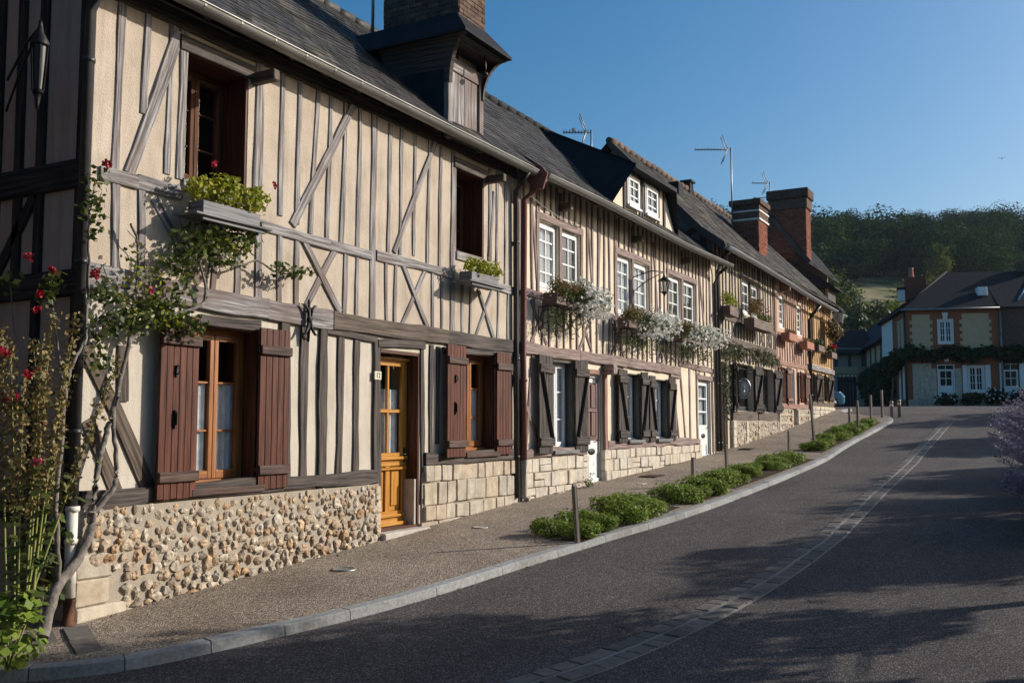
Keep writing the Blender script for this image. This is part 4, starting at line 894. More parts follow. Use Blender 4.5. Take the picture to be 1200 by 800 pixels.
for x0_,x1_ in ((12.58,14.0),(14.0,15.2),(15.2,16.4),(16.4,18.0),(18.0,19.6),(19.6,22.0)): T(H2,'beam',(x0_,3.61-.012*(x0_-12.5)+.02),(x1_,3.61-.012*(x1_-12.5)+rr.uniform(-.01,.02)),.105,WM,-.022,jit=.007)
for x0_,x1_ in ((12.6,14.6),(14.6,16.6),(16.6,18.4),(18.4,19.55)): T(H2,'beam',(x0_,2.785),(x1_,2.775),.17,WM,-.06,jit=.010)
T(H2,'beam',(19.55,2.94),(21.95,2.88),.12,WM,-.03,jit=.008); T(H2,'beam',(19.0,2.68),(19.6,2.66),.10,WM,-.04,jit=.008)
for xc,s1 in ((13.2,.26),(14.9,.26),(16.3,.3),(18.6,.28)):
    T(H2,'brace',(xc-s1,3.52),(xc+s1,2.88),.06,WM,-.016); T(H2,'brace',(xc+s1,3.52),(xc-s1,2.88),.06,WM,-.021)
for p_,q_ in (((12.95,5.2),(13.18,3.72)),((15.0,5.25),(15.25,3.7)),((15.55,5.25),(15.4,3.7)),((18.15,5.25),(18.4,3.68)),((21.0,5.25),(21.35,3.66))): T(H2,'brace',p_,q_,.07,WM,-.017)
for h in UW:
    T(H2,'window_post',(h[0]-.05,h[2]-.06),(h[0]-.05,5.36),.09,WM,-.02); T(H2,'window_post',(h[1]+.05,h[2]-.06),(h[1]+.05,h[3]+.1),.09,WM,-.02)
for h,g_ in zip(UW[::2],UW[1::2]): T(H2,'lintel',(h[0]-.1,h[3]+.06),(g_[1]+.1,h[3]+.06),.12,WM,-.024)
for x in (13.96,17.05,19.85):
    mb=MB(); mb.box(x-.05,x+.05,-.22,.02,5.06,5.18); mb.build('beam_end',M['wood_brown'],H2,bevel=.01)
T(H2,'post',(12.58,.9),(12.58,5.4),.13,WM,-.02)
# ground floor
for p_,q_,w_ in (((13.0,2.7),(12.75,1.2),.08),((12.72,2.0),(13.3,1.25),.07),((15.70,2.70),(15.72,1.15),.16),((16.15,2.7),(16.17,1.26),.07),((19.35,2.62),(19.35,1.2),.07),((19.15,2.62),(19.55,1.28),.06),((19.62,2.9),(19.95,1.28),.07),((20.25,2.9),(20.25,1.28),.08),((20.72,2.9),(20.74,1.28),.09),((21.83,2.9),(21.85,1.05),.11),((21.3,2.88),(21.3,2.75),.06)): T(H2,'stud',p_,q_,w_,WM)
T(H2,'lintel',(20.72,2.70),(21.9,2.70),.11,WM,-.03); T(H2,'brace',(20.8,2.74),(21.1,2.9),.05,WM); T(H2,'lintel',(14.82,2.55),(15.7,2.56),.08,M['wood_pink'],-.03); T(H2,'post',(15.66,2.6),(15.68,1.15),.12,M['wood_pink'],-.05)
mb=MB(); mb.box(15.58,15.78,-.22,.0,2.52,2.70); mb.build('corbel',WM,H2,bevel=.02)
for p_,q_ in (((12.62,1.23),(14.86,1.23)),((15.75,1.30),(18.1,1.30)),((18.1,1.30),(20.8,1.30))): T(H2,'sill_beam',p_,q_,.13,WM,-.05,jit=.014)
W=M['white']
for i,h in enumerate(UW):
    window(H2,h[0],h[1],h[2],h[3],.05,W,2,4,1,i in (0,2,3),.05,.05,gb=.028,ctop=.9)
for h in GW:
    window(H2,h[0],h[1],h[2],h[3],.13,W,2,3,2,True,.05,.05,gb=.026); mb=MB(); mb.box(h[0]-.05,h[1]+.05,-.10,.03,h[2]-.06,h[2]); mb.build('window_sill',M['planter_grey'],H2,bevel=.006)
    mb=MB(); lining(mb,h,.003,.13,.02); mb.build('window_reveal',M['pipe_dark'],H2)
SB=M['shutter_b']
for h,wl_,wr_ in zip(GW,(.56,.52,.41),(.46,.32,.33)):
    shutter(H2,h[0]-.06 if h[0]<18 else h[0]-.10,h[2]-.04,h[3]+.05,wl_,-1,R(5),-.04,SB,SB,4,True,handle=False,bw=.13); shutter(H2,h[1]-.04,h[2]-.04,h[3]+.05,wr_,1,R(2),-.04,SB,SB,4 if wr_>.4 else 3,True,handle=False,bw=.13)
# two white doors
def plank_door(parent,h,y,kind):
    a,b,c,d=h; mb=MB(); mb.box(a,a+.05,y-.03,y+.06,c,d); mb.box(b-.05,b,y-.03,y+.06,c,d); mb.box(a+.05,b-.05,y-.03,y+.06,d-.05,d); mb.build('door_frame',M['grey_paint'],parent,bevel=.003)
    a+=.052;b-=.052;d-=.052; m=MB(); mid=(a+b)/2; zm=c+(d-c)*.40
    m.box(a,b,y,y+.05,c,zm); m.box(a+.08,b-.08,y-.012,y,c+.10,zm-.10); m.box(a,b,y-.03,y,c+.03,c+.10)
    m.box(a,a+.075,y,y+.05,zm,d); m.box(b-.075,b,y,y+.05,zm,d); m.box(a+.075,b-.075,y+.001,y+.05,d-.08,d); m.box(a+.075,b-.075,y+.001,y+.05,zm,zm+.07)
    dr=m.build('door',W,parent,bevel=.004)
    m=MB(); zq=(zm+.07+d-.08)/2
    if kind=='panel':
        m.box(a+.075,b-.075,y+.02,y+.045,zm+.07,d-.08,L=2)
        for p,q in ((a+.10,mid-.03),(mid+.03,b-.10)):
            for r_,s_ in ((zm+.10,zq-.04),(zq+.04,d-.11)): m.box(p,q,y-.004,y+.02,r_,s_,L=2)
        m.box(a+.076,b-.076,y-.012,y+.02,zm+.02,zm+.09,L=0); m.box(a+.076,b-.076,y-.01,y+.02,zq-.03,zq+.03,L=0); m.box(a+.004,a+.07,y-.006,y,zm,d,L=2); m.box(b-.07,b-.004,y-.006,y,zm,d,L=2)
        m.build('door_panel',M['door_brown'],dr,bevel=.006)
    else:
        m.box(a+.075,b-.075,y+.02,y+.024,zm+.07,d-.08); m.build('pane',M['glass'],dr); m=MB()
        for k in (1,2): zz=zm+.07+(d-.15-zm)*k/3; m.box(a+.075,b-.075,y+.003,y+.04,zz-.018,zz+.018)
        m.build('glazing_bar',W,dr,bevel=.002); m=MB()
        for i in range(18):
            xa=a+.075+(b-a-.15)*i/18; xb=a+.075+(b-a-.15)*(i+1)/18; m.face([(xa,y+.08+.012*math.sin(i*1.4),zm+.07),(xb,y+.08+.012*math.sin(i*1.4+1.4),zm+.07),(xb,y+.08+.012*math.sin(i*1.4+1.4),d-.08),(xa,y+.08+.012*math.sin(i*1.4),d-.08)])
        m.build('curtain',M['curtain'],dr)
    m=MB(); m.lathe((mid,y-.02,zm-.17),[(.10,.02),(.11,.005),(.06,-.006),(.02,-.008)],14,axis='y')
    for v in m.bm.verts: v.co.z=zm-.17+(v.co.z-zm+.17)*.5; v.co.x=mid+(v.co.x-mid)*1.35
    m.build('letter_slot',M['iron'],dr)
    m=MB(); m.tube([(b-.04,y,zm+.02),(b-.04,y-.05,zm+.02),(b-.12,y-.05,zm+.02)],.009,6); m.build('handle',M['iron'],dr)
    return dr
plank_door(H2,DD[0],.06,'panel'); plank_door(H2,DD[1],.06,'glass')
mb=MB(); mb.box(DD[0][0],DD[0][1],-.10,.12,.5,.67); mb.box(DD[1][0],DD[1][1],-.06,.12,.7,.91); mb.build('doorstep',M['step'],H2,bevel=.01)
mb=MB(); mb.box(12.52,14.89,-.04,.08,.3,1.15); mb.box(15.60,18.5,-.04,.08,.3,1.22); mb.box(18.5,20.85,-.03,.08,.5,1.22); bw=mb.build('stone_base_wall',M['mortar'],H2)
mb=MB(); ashlar(mb,12.66,14.90,1.165,3,-.04,.50,seed=12,lmin=.22,lmax=.40); mb.build('stone_blocks',M['ashlar_w'],bw,bevel=.006); mb=MB(); ashlar(mb,15.58,18.5,1.235,3,-.04,.66,seed=13,lmin=.22,lmax=.42); ashlar(mb,18.5,20.86,1.235,2,-.03,.86,seed=14,lmin=.25,lmax=.45)
mb.build('stone_blocks',M['ashlar_w'],bw,bevel=.006)
mb=MB(); 
for k in range(3): mb.box(15.56,15.60,-.06,.16,.70+k*.178,.868+k*.178,jit=.004)
mb.build('stone_jamb',M['ashlar_w'],bw,bevel=.008)
pr2=[(-.42,5.34),(.05,5.68),(.7,6.22),(2.6,8.0)]
rf2=roof(H2,12.56,22.0,pr2,(5.6,5.3),M['slate'],WD,row=.135,wid=.19,seed=9)
mb=MB()
for k in range(25): mb.tube([(12.56+k*.38,2.6,7.99),(12.96+k*.38,2.6,8.005)],[.08,.09],8)
mb.build('ridge_tiles',M['slate_smooth'],rf2)
mb=MB(); mb.prism([(0,0),(.2,0),(.2,.03),(0,.03)],0,.01); mb.bm.clear()
P=[(-.50,5.30),(-.42,5.40),(.05,5.74),(.7,6.27),(2.6,8.02),(2.6,7.85),(.7,6.05),(.05,5.50),(-.25,5.12),(-.42,5.08)]
A=[mb.bm.verts.new((12.53,y_,z_)) for y_,z_ in P]; Bq=[mb.bm.verts.new((12.57,y_,z_)) for y_,z_ in P]
mb.bm.faces.new(A); mb.bm.faces.new(Bq[::-1])
for i in range(len(P)): mb.bm.faces.new((A[i],A[(i+1)%len(P)],Bq[(i+1)%len(P)],Bq[i]))
mb.build('verge_board',M['pipe_brown'],rf2)
gutter(H2,12.6,5.30,22.05,5.30,-.44,wave=.02)
rafters(H2,12.8,21.9,-.38,.1,5.28,5.60,.6,WD)
pipe(H2,[(12.62,-.42,5.25),(12.58,-.3,5.12),(12.56,-.10,4.95),(12.56,-.08,2.7),(12.58,-.08,1.15)],.048,M['pipe_brown'],collars=(3.6,2.3))
pipe(H2,[(12.58,-.08,1.15),(12.60,-.08,.62),(12.62,-.16,.59)],.052,M['ashlar'])
pipe(H2,[(21.86,-.40,5.25),(21.88,-.2,5.12),(21.9,-.09,4.9),(21.95,-.08,1.05)],.038,M['pipe_dark'],collars=(4.2,2.6,1.25))
mb=MB(); mb.tube([(12.6,-.05,5.12),(13.2,-.05,5.02),(13.9,-.05,4.93),(14.6,-.05,4.92)],.008,5); mb.build('cable',M['chrome'],H2)
# wide dormer: splayed left roof slope, shallow top
d0,d1=16.02,19.55; zb,zt=5.62,6.42; dy=.02
mb=MB(); mb.mi=0
DW=[(16.80,17.42,5.72,6.34),(17.72,18.42,5.72,6.34)]
mb.face([(d0,dy,zb),(d1,dy,zb),(d1-.65,dy,zt),(d0+.72,dy,zt)]); D2=mb.build('dormer',M['plaster_b'],H2,recalc=False)
def bk(y): return 8.0-(2.6-y)*.547
mb=MB(); ov=.26
mb.face([(d0-.02,dy-.06,zb-.02),(d0+.70,dy-ov,zt+.04),(18.25,2.58,7.97),(17.9,2.2,7.62)]); mb.face([(d0-.06,dy-.06,zb-.02),(17.9,2.2,7.60),(17.0,1.3,6.7)])
mb.face([(d1+.02,dy-.06,zb-.02),(d1-.63,dy-ov,zt+.04),(d1-1.2,2.58,7.97)])
mb.face([(d0+.66,dy-ov,zt+.05),(d1-.60,dy-ov,zt+.05),(d1-1.2,2.6,8.01),(18.2,2.6,8.01)])
mb.face([(d0+.66,dy-ov,zt-.03),(d1-.60,dy-ov,zt-.03),(d1-.60,dy-ov,zt+.05),(d0+.66,dy-ov,zt+.05)]); mb.face([(d0+.66,dy-ov,zt-.03),(d1-.60,dy-ov,zt-.03),(d1-.6,.1,zt),(d0+.66,.1,zt)])
mb.build('dormer_roof',M['slate_smooth'],D2,recalc=False)
for h in DW: window(D2,h[0],h[1],h[2],h[3],dy-.045,W,2,3,1,False,.05,.05,gb=.03); 
mb=MB()
for h in DW: mb.box(h[0]+.03,h[1]-.03,dy-.012,dy-.004,h[2]+.03,h[3]-.03)
mb.build('painted_dark',M['painted_dark'],D2)  # thin dark sheets over the uncut wall in place of shaded rooms
for x in (16.72,17.50,17.64,18.50,18.85): T(D2,'post',(x,5.62),(x,6.40),.09,WD,dy-.03,dy+.02)
# ================================================================ HOUSES 3, 4, 5 : one long roof
H3=thing('half_timbered_house','cream and brown half-timbered house with dark open shutters under a dusty vine','house',(22.05,0,1.02))
b0,b1=22.04,27.75
UW3=[(24.45,26.15,4.42,5.36)]; GW3=[(23.66,25.40,2.0,3.18),(26.2,27.5,2.0,3.18)]; DD3=[(22.45,23.05,1.0,3.15)]
mb=MB(); wallgrid(mb,b0,b1,.8,6.0,UW3+GW3+DD3); shell(mb,b0,b1,.8,6.0,4.8,(2.4,8.5)); mb.build('wall',M['plaster_c'],H3,recalc=False)
mb=MB(); mb.face([(b0-.006,-.0,5.2),(b0-.006,4.8,5.2),(b0-.006,4.8,6.0),(b0-.006,2.4,8.45),(b0-.006,0,6.0)]); mb.build('gable_wall',M['plaster_shade'],H3,recalc=False)
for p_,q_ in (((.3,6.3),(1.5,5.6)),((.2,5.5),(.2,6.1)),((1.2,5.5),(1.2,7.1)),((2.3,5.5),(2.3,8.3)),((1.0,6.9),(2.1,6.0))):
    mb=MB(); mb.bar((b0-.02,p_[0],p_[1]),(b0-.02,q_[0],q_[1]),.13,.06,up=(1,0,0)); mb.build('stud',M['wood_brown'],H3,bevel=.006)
mb=MB(); mb.box(b0+.05,b1-.05,1.3,1.35,.9,5.9); mb.box(b0+.05,b1-.05,.25,1.3,3.5,3.55); mb.build('room_partition',M['painted_dark'],H3)
WB=M['wood_brown']
infill(H3,22.15,27.7,4.30,5.9,.27,WB,UW3,w=(.07,.09)); infill(H3,22.15,27.7,3.78,4.16,.25,WB,[],w=(.06,.08)); infill(H3,22.15,27.7,2.0,3.55,.30,WB,GW3+DD3,w=(.07,.09)); infill(H3,23.1,27.7,3.22,3.56,.27,WB,[],w=(.06,.08))
T(H3,'beam',(22.1,4.23),(25,4.22),.13,WB,-.025); T(H3,'beam',(25,4.22),(27.72,4.23),.13,WB,-.025); T(H3,'beam',(22.1,3.68),(25,3.67),.17,WB,-.06); T(H3,'beam',(25,3.67),(27.72,3.68),.17,WB,-.06)
for xc in (22.5,23.7,26.3,27.1): T(H3,'brace',(xc-.22,4.15),(xc+.22,3.78),.06,WB,-.016); T(H3,'brace',(xc+.22,4.15),(xc-.22,3.78),.06,WB,-.021)
T(H3,'lintel',(24.3,5.42),(26.3,5.42),.12,WB,-.025); T(H3,'post',(24.4,4.3),(24.4,5.9),.11,WB,-.022); T(H3,'post',(26.2,4.3),(26.2,5.9),.11,WB,-.022)
window(H3,24.5,25.25,4.46,5.34,.05,W,2,3,1,False,.05,.05,gb=.03); window(H3,25.36,26.1,4.46,5.34,.05,W,2,3,1,False,.05,.05,gb=.03); T(H3,'post',(25.3,4.4),(25.3,5.4),.10,WB,-.015)
for h in GW3:
    window(H3,h[0],h[1],h[2],h[3],.16,M['pipe_dark'],2,3,2,False,.05,.05)
    shutter(H3,h[0]+.02,h[2]-.02,h[3],.42,-1,R(14),-.04,SB,SB,4,True,handle=False,bw=.13); shutter(H3,h[1]-.02,h[2]-.02,h[3],.42,1,R(12),-.04,SB,SB,4,True,handle=False,bw=.13)
mb=MB(); mb.box(DD3[0][0],DD3[0][1],.16,.2,1.0,3.15); mb.build('door',SB,H3)
for p_,q_ in (((23.3,1.88),(25.55,1.88)),((25.65,1.88),(27.7,1.88))): T(H3,'apron_beam',p_,q_,.22,WB,-.07)
mb=MB(); mb.box(23.25,27.74,-.06,.08,.8,1.77); bw3=mb.build('flint_base_wall',M['mortar'],H3)
mb=MB(); cobbles(mb,23.5,27.6,lambda x:zg(x)-.02,lambda x:1.75,-.065,260,seed=6,rmin=.05,rmax=.085); mb.build('flint_stones',M['flint'],bw3)
for xx,ww in ((23.25,.26),(25.58,.12),(27.62,.12),(24.4,.18)):
    mb=MB()
    for k in range(4): mb.box(xx,xx+ww,-.085,.05,1.0+k*.19,1.18+k*.19,jit=.006)
    mb.build('cornerstones',M['ashlar_w'],bw3,bevel=.01)
pr3=[(-.42,5.76),(.1,6.16),(2.4,8.55)]
rf3=roof(H3,21.62,36.15,pr3,(5.2,5.8),M['tile'],WD,row=.15,wid=.18,seed=13)
mb=MB()
for k in range(38): mb.tube([(21.62+k*.38,2.4,8.55+.012*math.sin(k*.9)),(22.02+k*.38,2.4,8.58+.012*math.sin(k*.9+.9))],[.085,.10],8)
mb.build('ridge_tiles',M['ridge'],rf3)
mb=MB(); P=[(-.46,5.72),(-.42,5.80),(.1,6.20),(2.42,8.60),(2.42,8.40),(.12,6.0),(-.40,5.60)]
A=[mb.bm.verts.new((21.60,y_,z_)) for y_,z_ in P]; Bq=[mb.bm.verts.new((21.66,y_,z_)) for y_,z_ in P]
mb.bm.faces.new(A); mb.bm.faces.new(Bq[::-1])
for i in range(len(P)): mb.bm.faces.new((A[i],A[(i+1)%len(P)],Bq[(i+1)%len(P)],Bq[i]))
mb.face([(21.66,-.4,5.70),(22.04,-.4,5.70),(22.04,2.4,8.48),(21.66,2.4,8.48)]); mb.build('verge_board',WD,rf3)
gutter(H3,21.7,5.70,36.2,5.50,-.46,wave=.02,mat=M['zinc_new'])
rafters(H3,22.2,36,-.4,.1,5.62,6.02,.55,WD)
mb=MB(); x_,z_=24.3,6.4+.0; mb.box(23.95,24.35,1.45,1.75,7.55,7.95); mb.build('roof_vent',M['slate_smooth'],rf3,bevel=.02)
mb=MB(); mb.box(27.45,27.75,2.3,2.55,8.4,8.80); mb.box(27.40,27.8,2.25,2.6,8.80,8.86); mb.build('chimney',M['slate_smooth'],rf3)
mb=MB(); mb.box(28.8,29.8,.66,1.42,6.3,8.28); ch3=mb.build('chimney',M['brick_joint'],rf3)
mb=MB(); bricks(mb,28.8,29.8,.66,1.42,6.4,7.75,'x-',.07,.21); bricks(mb,28.8,29.8,.66,1.42,6.4,7.75,'y-',.07,.21); mb.build('brickwork',M['brick'],ch3)
mb=MB(); mb.box(28.76,29.84,.62,1.46,7.80,8.0); mb.box(28.76,29.84,.62,1.46,8.06,8.34); mb.box(28.70,29.9,.56,1.52,8.22,8.38); mb.build('chimney_cap',M['brick_old'],ch3,bevel=.01)
mb=MB(); mb.box(28.74,29.86,.60,1.48,7.755,7.80); mb.box(28.74,29.86,.60,1.48,8.01,8.05); mb.build('chimney_band',M['white'],ch3)
mb=MB(); mb.face([(28.8,.63,6.70),(29.8,.63,6.70),(29.85,.40,6.52),(28.75,.40,6.52)]); mb.build('flashing',M['zinc_new'],ch3)
pipe(H3,[(22.02,-.42,5.65),(22.06,-.2,5.45),(22.10,-.1,5.2),(22.16,-.09,1.06)],.04,M['pipe_dark'],collars=(4.2,2.6,1.25))
H4=thing('half_timbered_house','narrow pink half-timbered house with red timbers and a tall white door','house',(27.78,0,1.45))
c0,c1=27.78,31.85
UW4=[(28.35,28.98,4.45,5.45),(30.6,31.25,4.42,5.38)]; GW4=[(28.3,28.95,2.28,3.32),(30.75,31.4,2.34,3.28)]; DD4=[(29.5,30.1,1.5,3.32)]
mb=MB(); wallgrid(mb,c0,c1,1.0,5.9,UW4+GW4+DD4); shell(mb,c0,c1,1.0,5.9,4.8,(2.4,8.4)); mb.build('wall',M['plaster_d'],H4,recalc=False)
mb=MB(); mb.box(c0+.05,c1-.05,1.0,1.05,1,5.9); mb.build('room_partition',M['painted_dark'],H4)
WP=M['wood_pink']
infill(H4,27.85,31.8,4.2,5.8,.27,WP,UW4,w=(.06,.08)); infill(H4,27.85,31.8,3.5,4.2,.30,WP,[],w=(.06,.08)); infill(H4,27.85,31.8,2.3,3.36,.3,WP,GW4+DD4,w=(.06,.08))
for z_ in (4.25,3.45): T(H4,'beam',(27.8,z_),(31.83,z_),.14,WP,-.025)
T(H4,'post',(27.86,2.2),(27.86,5.85),.16,WP,-.025); T(H4,'post',(31.76,2.2),(31.76,5.85),.12,WP,-.025); T(H4,'sill_beam',(27.8,2.2),(31.83,2.22),.14,WP,-.03)
for xc in (29.9,30.3): T(H4,'brace',(xc-.22,4.15),(xc+.22,3.55),.06,WP,-.018)
for h in UW4: window(H4,h[0],h[1],h[2],h[3],.05,W,2,4,1,False,.06,.06,gb=.03)
for h in GW4:
    window(H4,h[0],h[1],h[2],h[3],.10,M['frame_wood'],2,3,1,False,.05,.05)
    for s1,hx in ((-1,h[0]),(1,h[1])): shutter(H4,hx,h[2]-.02,h[3]+.02,.30,s1,R(12),-.03,S,M['wood_pink'],3,False,handle=False)
plank_door(H4,DD4[0],.06,'glass')
for x in (28.6,30.9):
    mb=MB(); mb.box(x-.05,x+.05,-.28,.02,5.52,5.64); mb.build('beam_end',WP,H4,bevel=.01)
mb=MB(); mb.box(27.8,29.48,-.06,.08,1.0,2.12); mb.box(30.12,31.83,-.06,.08,1.2,2.14); bw4=mb.build('flint_base_wall',M['mortar'],H4)
mb=MB(); cobbles(mb,28.0,29.3,lambda x:zg(x),lambda x:2.1,-.065,100,seed=16,rmin=.05,rmax=.085); cobbles(mb,30.3,31.7,lambda x:zg(x),lambda x:2.1,-.065,80,seed=17,rmin=.05,rmax=.085); mb.build('flint_stones',M['flint'],bw4)
mb=MB()
for z_ in (1.45,1.68,1.92):
    for p,q in ((28.0,29.34),(30.2,31.7)):
        x=p
        while x<q: mb.box(x,min(x+.21,q),-.085,.0,z_,z_+.07,jit=.004); x+=.222
for k in range(4):
    for xx in (27.8,29.3,30.12,31.6): mb.box(xx,xx+.18,-.09,.05,1.3+k*.2,1.49+k*.2,jit=.006)
mb.build('brick_courses',M['ashlar'],bw4)
H5=thing('half_timbered_house','ochre half-timbered house with black shutters at the end of the row','house',(31.88,0,1.85))
e0,e1=31.88,36.0
UW5=[(32.4,32.95,4.35,5.3),(34.3,34.95,4.25,5.2)]; GW5=[(32.5,33.1,2.42,3.32),(34.4,35.05,2.46,3.34)]
mb=MB(); wallgrid(mb,e0,e1,1.3,5.85,UW5+GW5); shell(mb,e0,e1,1.3,5.85,4.8,(2.4,8.4)); mb.build('wall',M['plaster_e'],H5,recalc=False)
mb=MB(); mb.box(e0+.05,e1-.05,1.0,1.05,1.3,5.8); mb.build('room_partition',M['painted_dark'],H5)
WO=M['wood_ochre']
infill(H5,31.95,35.95,4.15,5.75,.33,WO,UW5,w=(.06,.08)); infill(H5,31.95,35.95,3.65,4.1,.33,WO,[],w=(.06,.08)); infill(H5,31.95,35.95,2.4,3.4,.4,WO,GW5,w=(.08,.10))
T(H5,'beam',(31.9,4.12),(35.98,4.12),.12,WO,-.025); T(H5,'beam',(31.9,3.52),(35.98,3.5),.17,M['wood_grey'],-.08); T(H5,'post',(35.9,2.3),(35.9,5.8),.16,WO,-.025)
T(H5,'sill_beam',(31.9,2.34),(35.98,2.36),.13,WB,-.03)
for h in UW5+GW5: window(H5,h[0],h[1],h[2],h[3],.10,M['pipe_dark'],2,3,1,False,.05,.05)
for h in GW5:
    for s1,hx in ((-1,h[0]),(1,h[1])): shutter(H5,hx,h[2]-.02,h[3]+.02,.34,s1,R(16),-.03,SB,SB,3,True,handle=False)
mb=MB(); mb.box(31.9,35.98,-.05,.08,1.3,2.26); bw5=mb.build('stone_base_wall',M['mortar'],H5)
mb=MB(); ashlar(mb,31.9,35.98,2.27,3,-.05,1.85,seed=31); mb.build('stone_blocks',M['ashlar_w'],bw5,bevel=.01)
pipe(H5,[(32.2,-.42,5.5),(32.0,-.2,5.2),(31.95,-.09,5.0),(31.95,-.09,1.9)],.055,M['pipe_dark'],collars=(4,2.6))
# ================================================================ tall house beyond the row, with its brick gable and stack
H6=thing('gabled_house','dark slate-roofed house with a brick gable and tall brick chimney rising behind the row','house',(37.6,0,2.2))
f0,f1=37.6,43.5
mb=MB(); mb.face([(f0,1.5,1.8),(f0,5.2,1.8),(f0,5.2,6.2),(f0,2.7,9.9),(f0,1.5,8.35)]); mb.face([(f0,1.5,1.8),(f1,1.5,1.8),(f1,1.5,8.35),(f0,1.5,8.35)]); mb.face([(f1,1.5,1.8),(f1,5.2,1.8),(f1,5.2,6.2),(f1,2.7,9.9),(f1,1.5,8.35)]); mb.face([(f0,5.2,1.8),(f1,5.2,1.8),(f1,5.2,6.2),(f0,5.2,6.2)])
w6=mb.build('wall',M['brick_joint'],H6,recalc=False)
mb=MB()
z=6.9
while z<9.8:
    top=max(1.5,.35+(z-6.9)/3*2.35); bricks(mb,f0,f0,top+.02,5.2-(z-6.2)/3.7*2.5,z,z+.075,'x-',.075,.22); z+=.075
bricks(mb,f0,f0,1.52,5.15,5.8,6.9,'x-',.075,.22); mb.build('brickwork',M['brick'],w6)
rf6=roof(H6,37.4,43.6,[(1.05,7.80),(2.7,9.95)],(5.5,6.0),M['slate_smooth'],WD,row=.16,wid=.22,seed=41,wally=1.5)
mb=MB(); mb.bar((37.38,1.0,7.74),(37.38,2.7,9.95),.05,.2,up=(0,-.7,.7)); mb.build('verge_board',WD,rf6)
mb=MB(); mb.box(37.45,38.25,1.10,2.42,8.2,10.35); ch6=mb.build('chimney',M['brick_joint'],rf6)
mb=MB(); bricks(mb,37.45,38.25,1.10,2.42,7.8,9.85,'x-',.075,.22); bricks(mb,37.45,38.25,1.10,2.42,7.8,9.85,'y-',.075,.22); mb.build('brickwork',M['brick'],ch6)
mb=MB(); mb.box(37.38,38.32,1.03,2.49,9.85,10.25); mb.box(37.32,38.38,.97,2.55,10.25,10.62); mb.build('chimney_cap',M['brick_old'],ch6,bevel=.03)
mb=MB(); mb.box(37.42,38.30,1.06,2.46,10.05,10.08); mb.build('chimney_band',M['zinc_new'],ch6)
# dark boarded bay jutting out under its roof
mb=MB(); mb.box(37.0,38.3,.25,1.55,5.2,6.75); x6=mb.build('corner_bay',M['shutter_b'],H6)
mb=MB(); mb.face([(36.8,.0,6.70),(38.5,.0,6.70),(38.5,1.7,7.9),(36.8,1.7,7.9)]); mb.face([(36.8,.0,6.66),(36.8,1.7,6.66),(38.5,1.7,6.66),(38.5,.0,6.66)]); mb.face([(36.8,.0,6.66),(36.8,.0,6.70),(36.8,1.7,7.9),(36.8,1.7,6.66)]); mb.face([(36.8,0,6.66),(38.5,0,6.66),(38.5,0,6.70),(36.8,0,6.70)]); mb.build('bay_roof',M['slate_smooth'],x6,recalc=False)
for y_ in (.30,.9,1.5): mb=MB(); mb.bar((36.99,y_,5.2),(36.99,y_,6.7),.10,.04,up=(1,0,0)); mb.build('post',M['wood_grey'],x6)
# ================================================================ BRICK CORNER HOUSE AT THE JUNCTION
RR=-R(73.6); RCP=(58.866,.289,2.695)
def rthing(name,label,cat,group=None):
    t=thing(name,label,cat,RCP,RR,group); WLOC[t.name]=Vector((0,0,0)); return t
K=rthing('corner_house','brick and stucco corner house with dark hipped roof at the end of the street','house')
hw=[(1.685,2.525,3.45,4.86),(1.60,2.50,.25,2.32),(3.16,4.04,.73,2.26)]
mb=MB(); wallgrid(mb,0,4.87,-.6,5.5,hw); mb.face([(0,0,-.6),(0,8.4,-.6),(0,8.4,5.5),(0,0,5.5)]); mb.face([(0,8.4,-.6),(4.87,8.4,-.6),(4.87,8.4,5.5),(0,8.4,5.5)]); mb.build('wall',M['brick_orange'],K,recalc=False)
mb=MB(); mb.box(.05,4.8,1.2,1.25,-.3,5.4); mb.box(.05,4.8,.3,1.2,2.9,2.95); mb.build('room_partition',M['painted_dark'],K)
rq=random.Random(5)
for a,b in ((.36,1.30),(2.98,4.36)):
    mb=MB(); mb.box(a,b,-.02,.0,3.0,5.14)
    z=3.0
    while z<5.0:
        for e,s1 in ((a,-1),(b,1)):
            if int(z/.2)%2: mb.box(min(e,e+s1*.13),max(e,e+s1*.13),-.019,0,z,min(z+.2,5.14))
        z+=.2
    mb.build('stucco_panel',M['stucco'],K)
mb=MB(); mb.box(.0,4.87,-.06,0,5.28,5.5); mb.build('cornice',M['brick_orange'],K,bevel=.02)
for q_ in ((.3,1.3,2.4),(2.52,2.85,2.1),(1.302,1.56,2.1)): mb=MB(); mb.box(q_[0],q_[1],-.03,0,.36,q_[2]); mb.build('stone_panel',M['ashlar'],K,bevel=.01)
mb=MB(); mb.box(-.05,4.87,-.05,0,-.6,.36); mb.build('plinth',M['ashlar'],K)
for x,z in ((2.1,5.0),(2.1,2.62)):
    mb=MB(); mb.prism([(x-.10,z-.15),(x+.10,z-.15),(x+.15,z+.22),(x-.15,z+.22)],-.07,0); mb.build('keystone',M['white'],K)
for h in hw:
    mb=MB(); lining(mb,h,-.01,.2,.05); mb.build('window_reveal',M['white'],K)
GL=M['glass']; M['glass']=M['glass_dark']; window(K,1.74,2.47,3.5,4.81,.06,W,4,3,2,False,.06,.05,gb=.03,local=True); window(K,3.2,4.0,.78,2.21,.06,W,4,3,2,False,.06,.05,gb=.03,local=True); M['glass']=GL
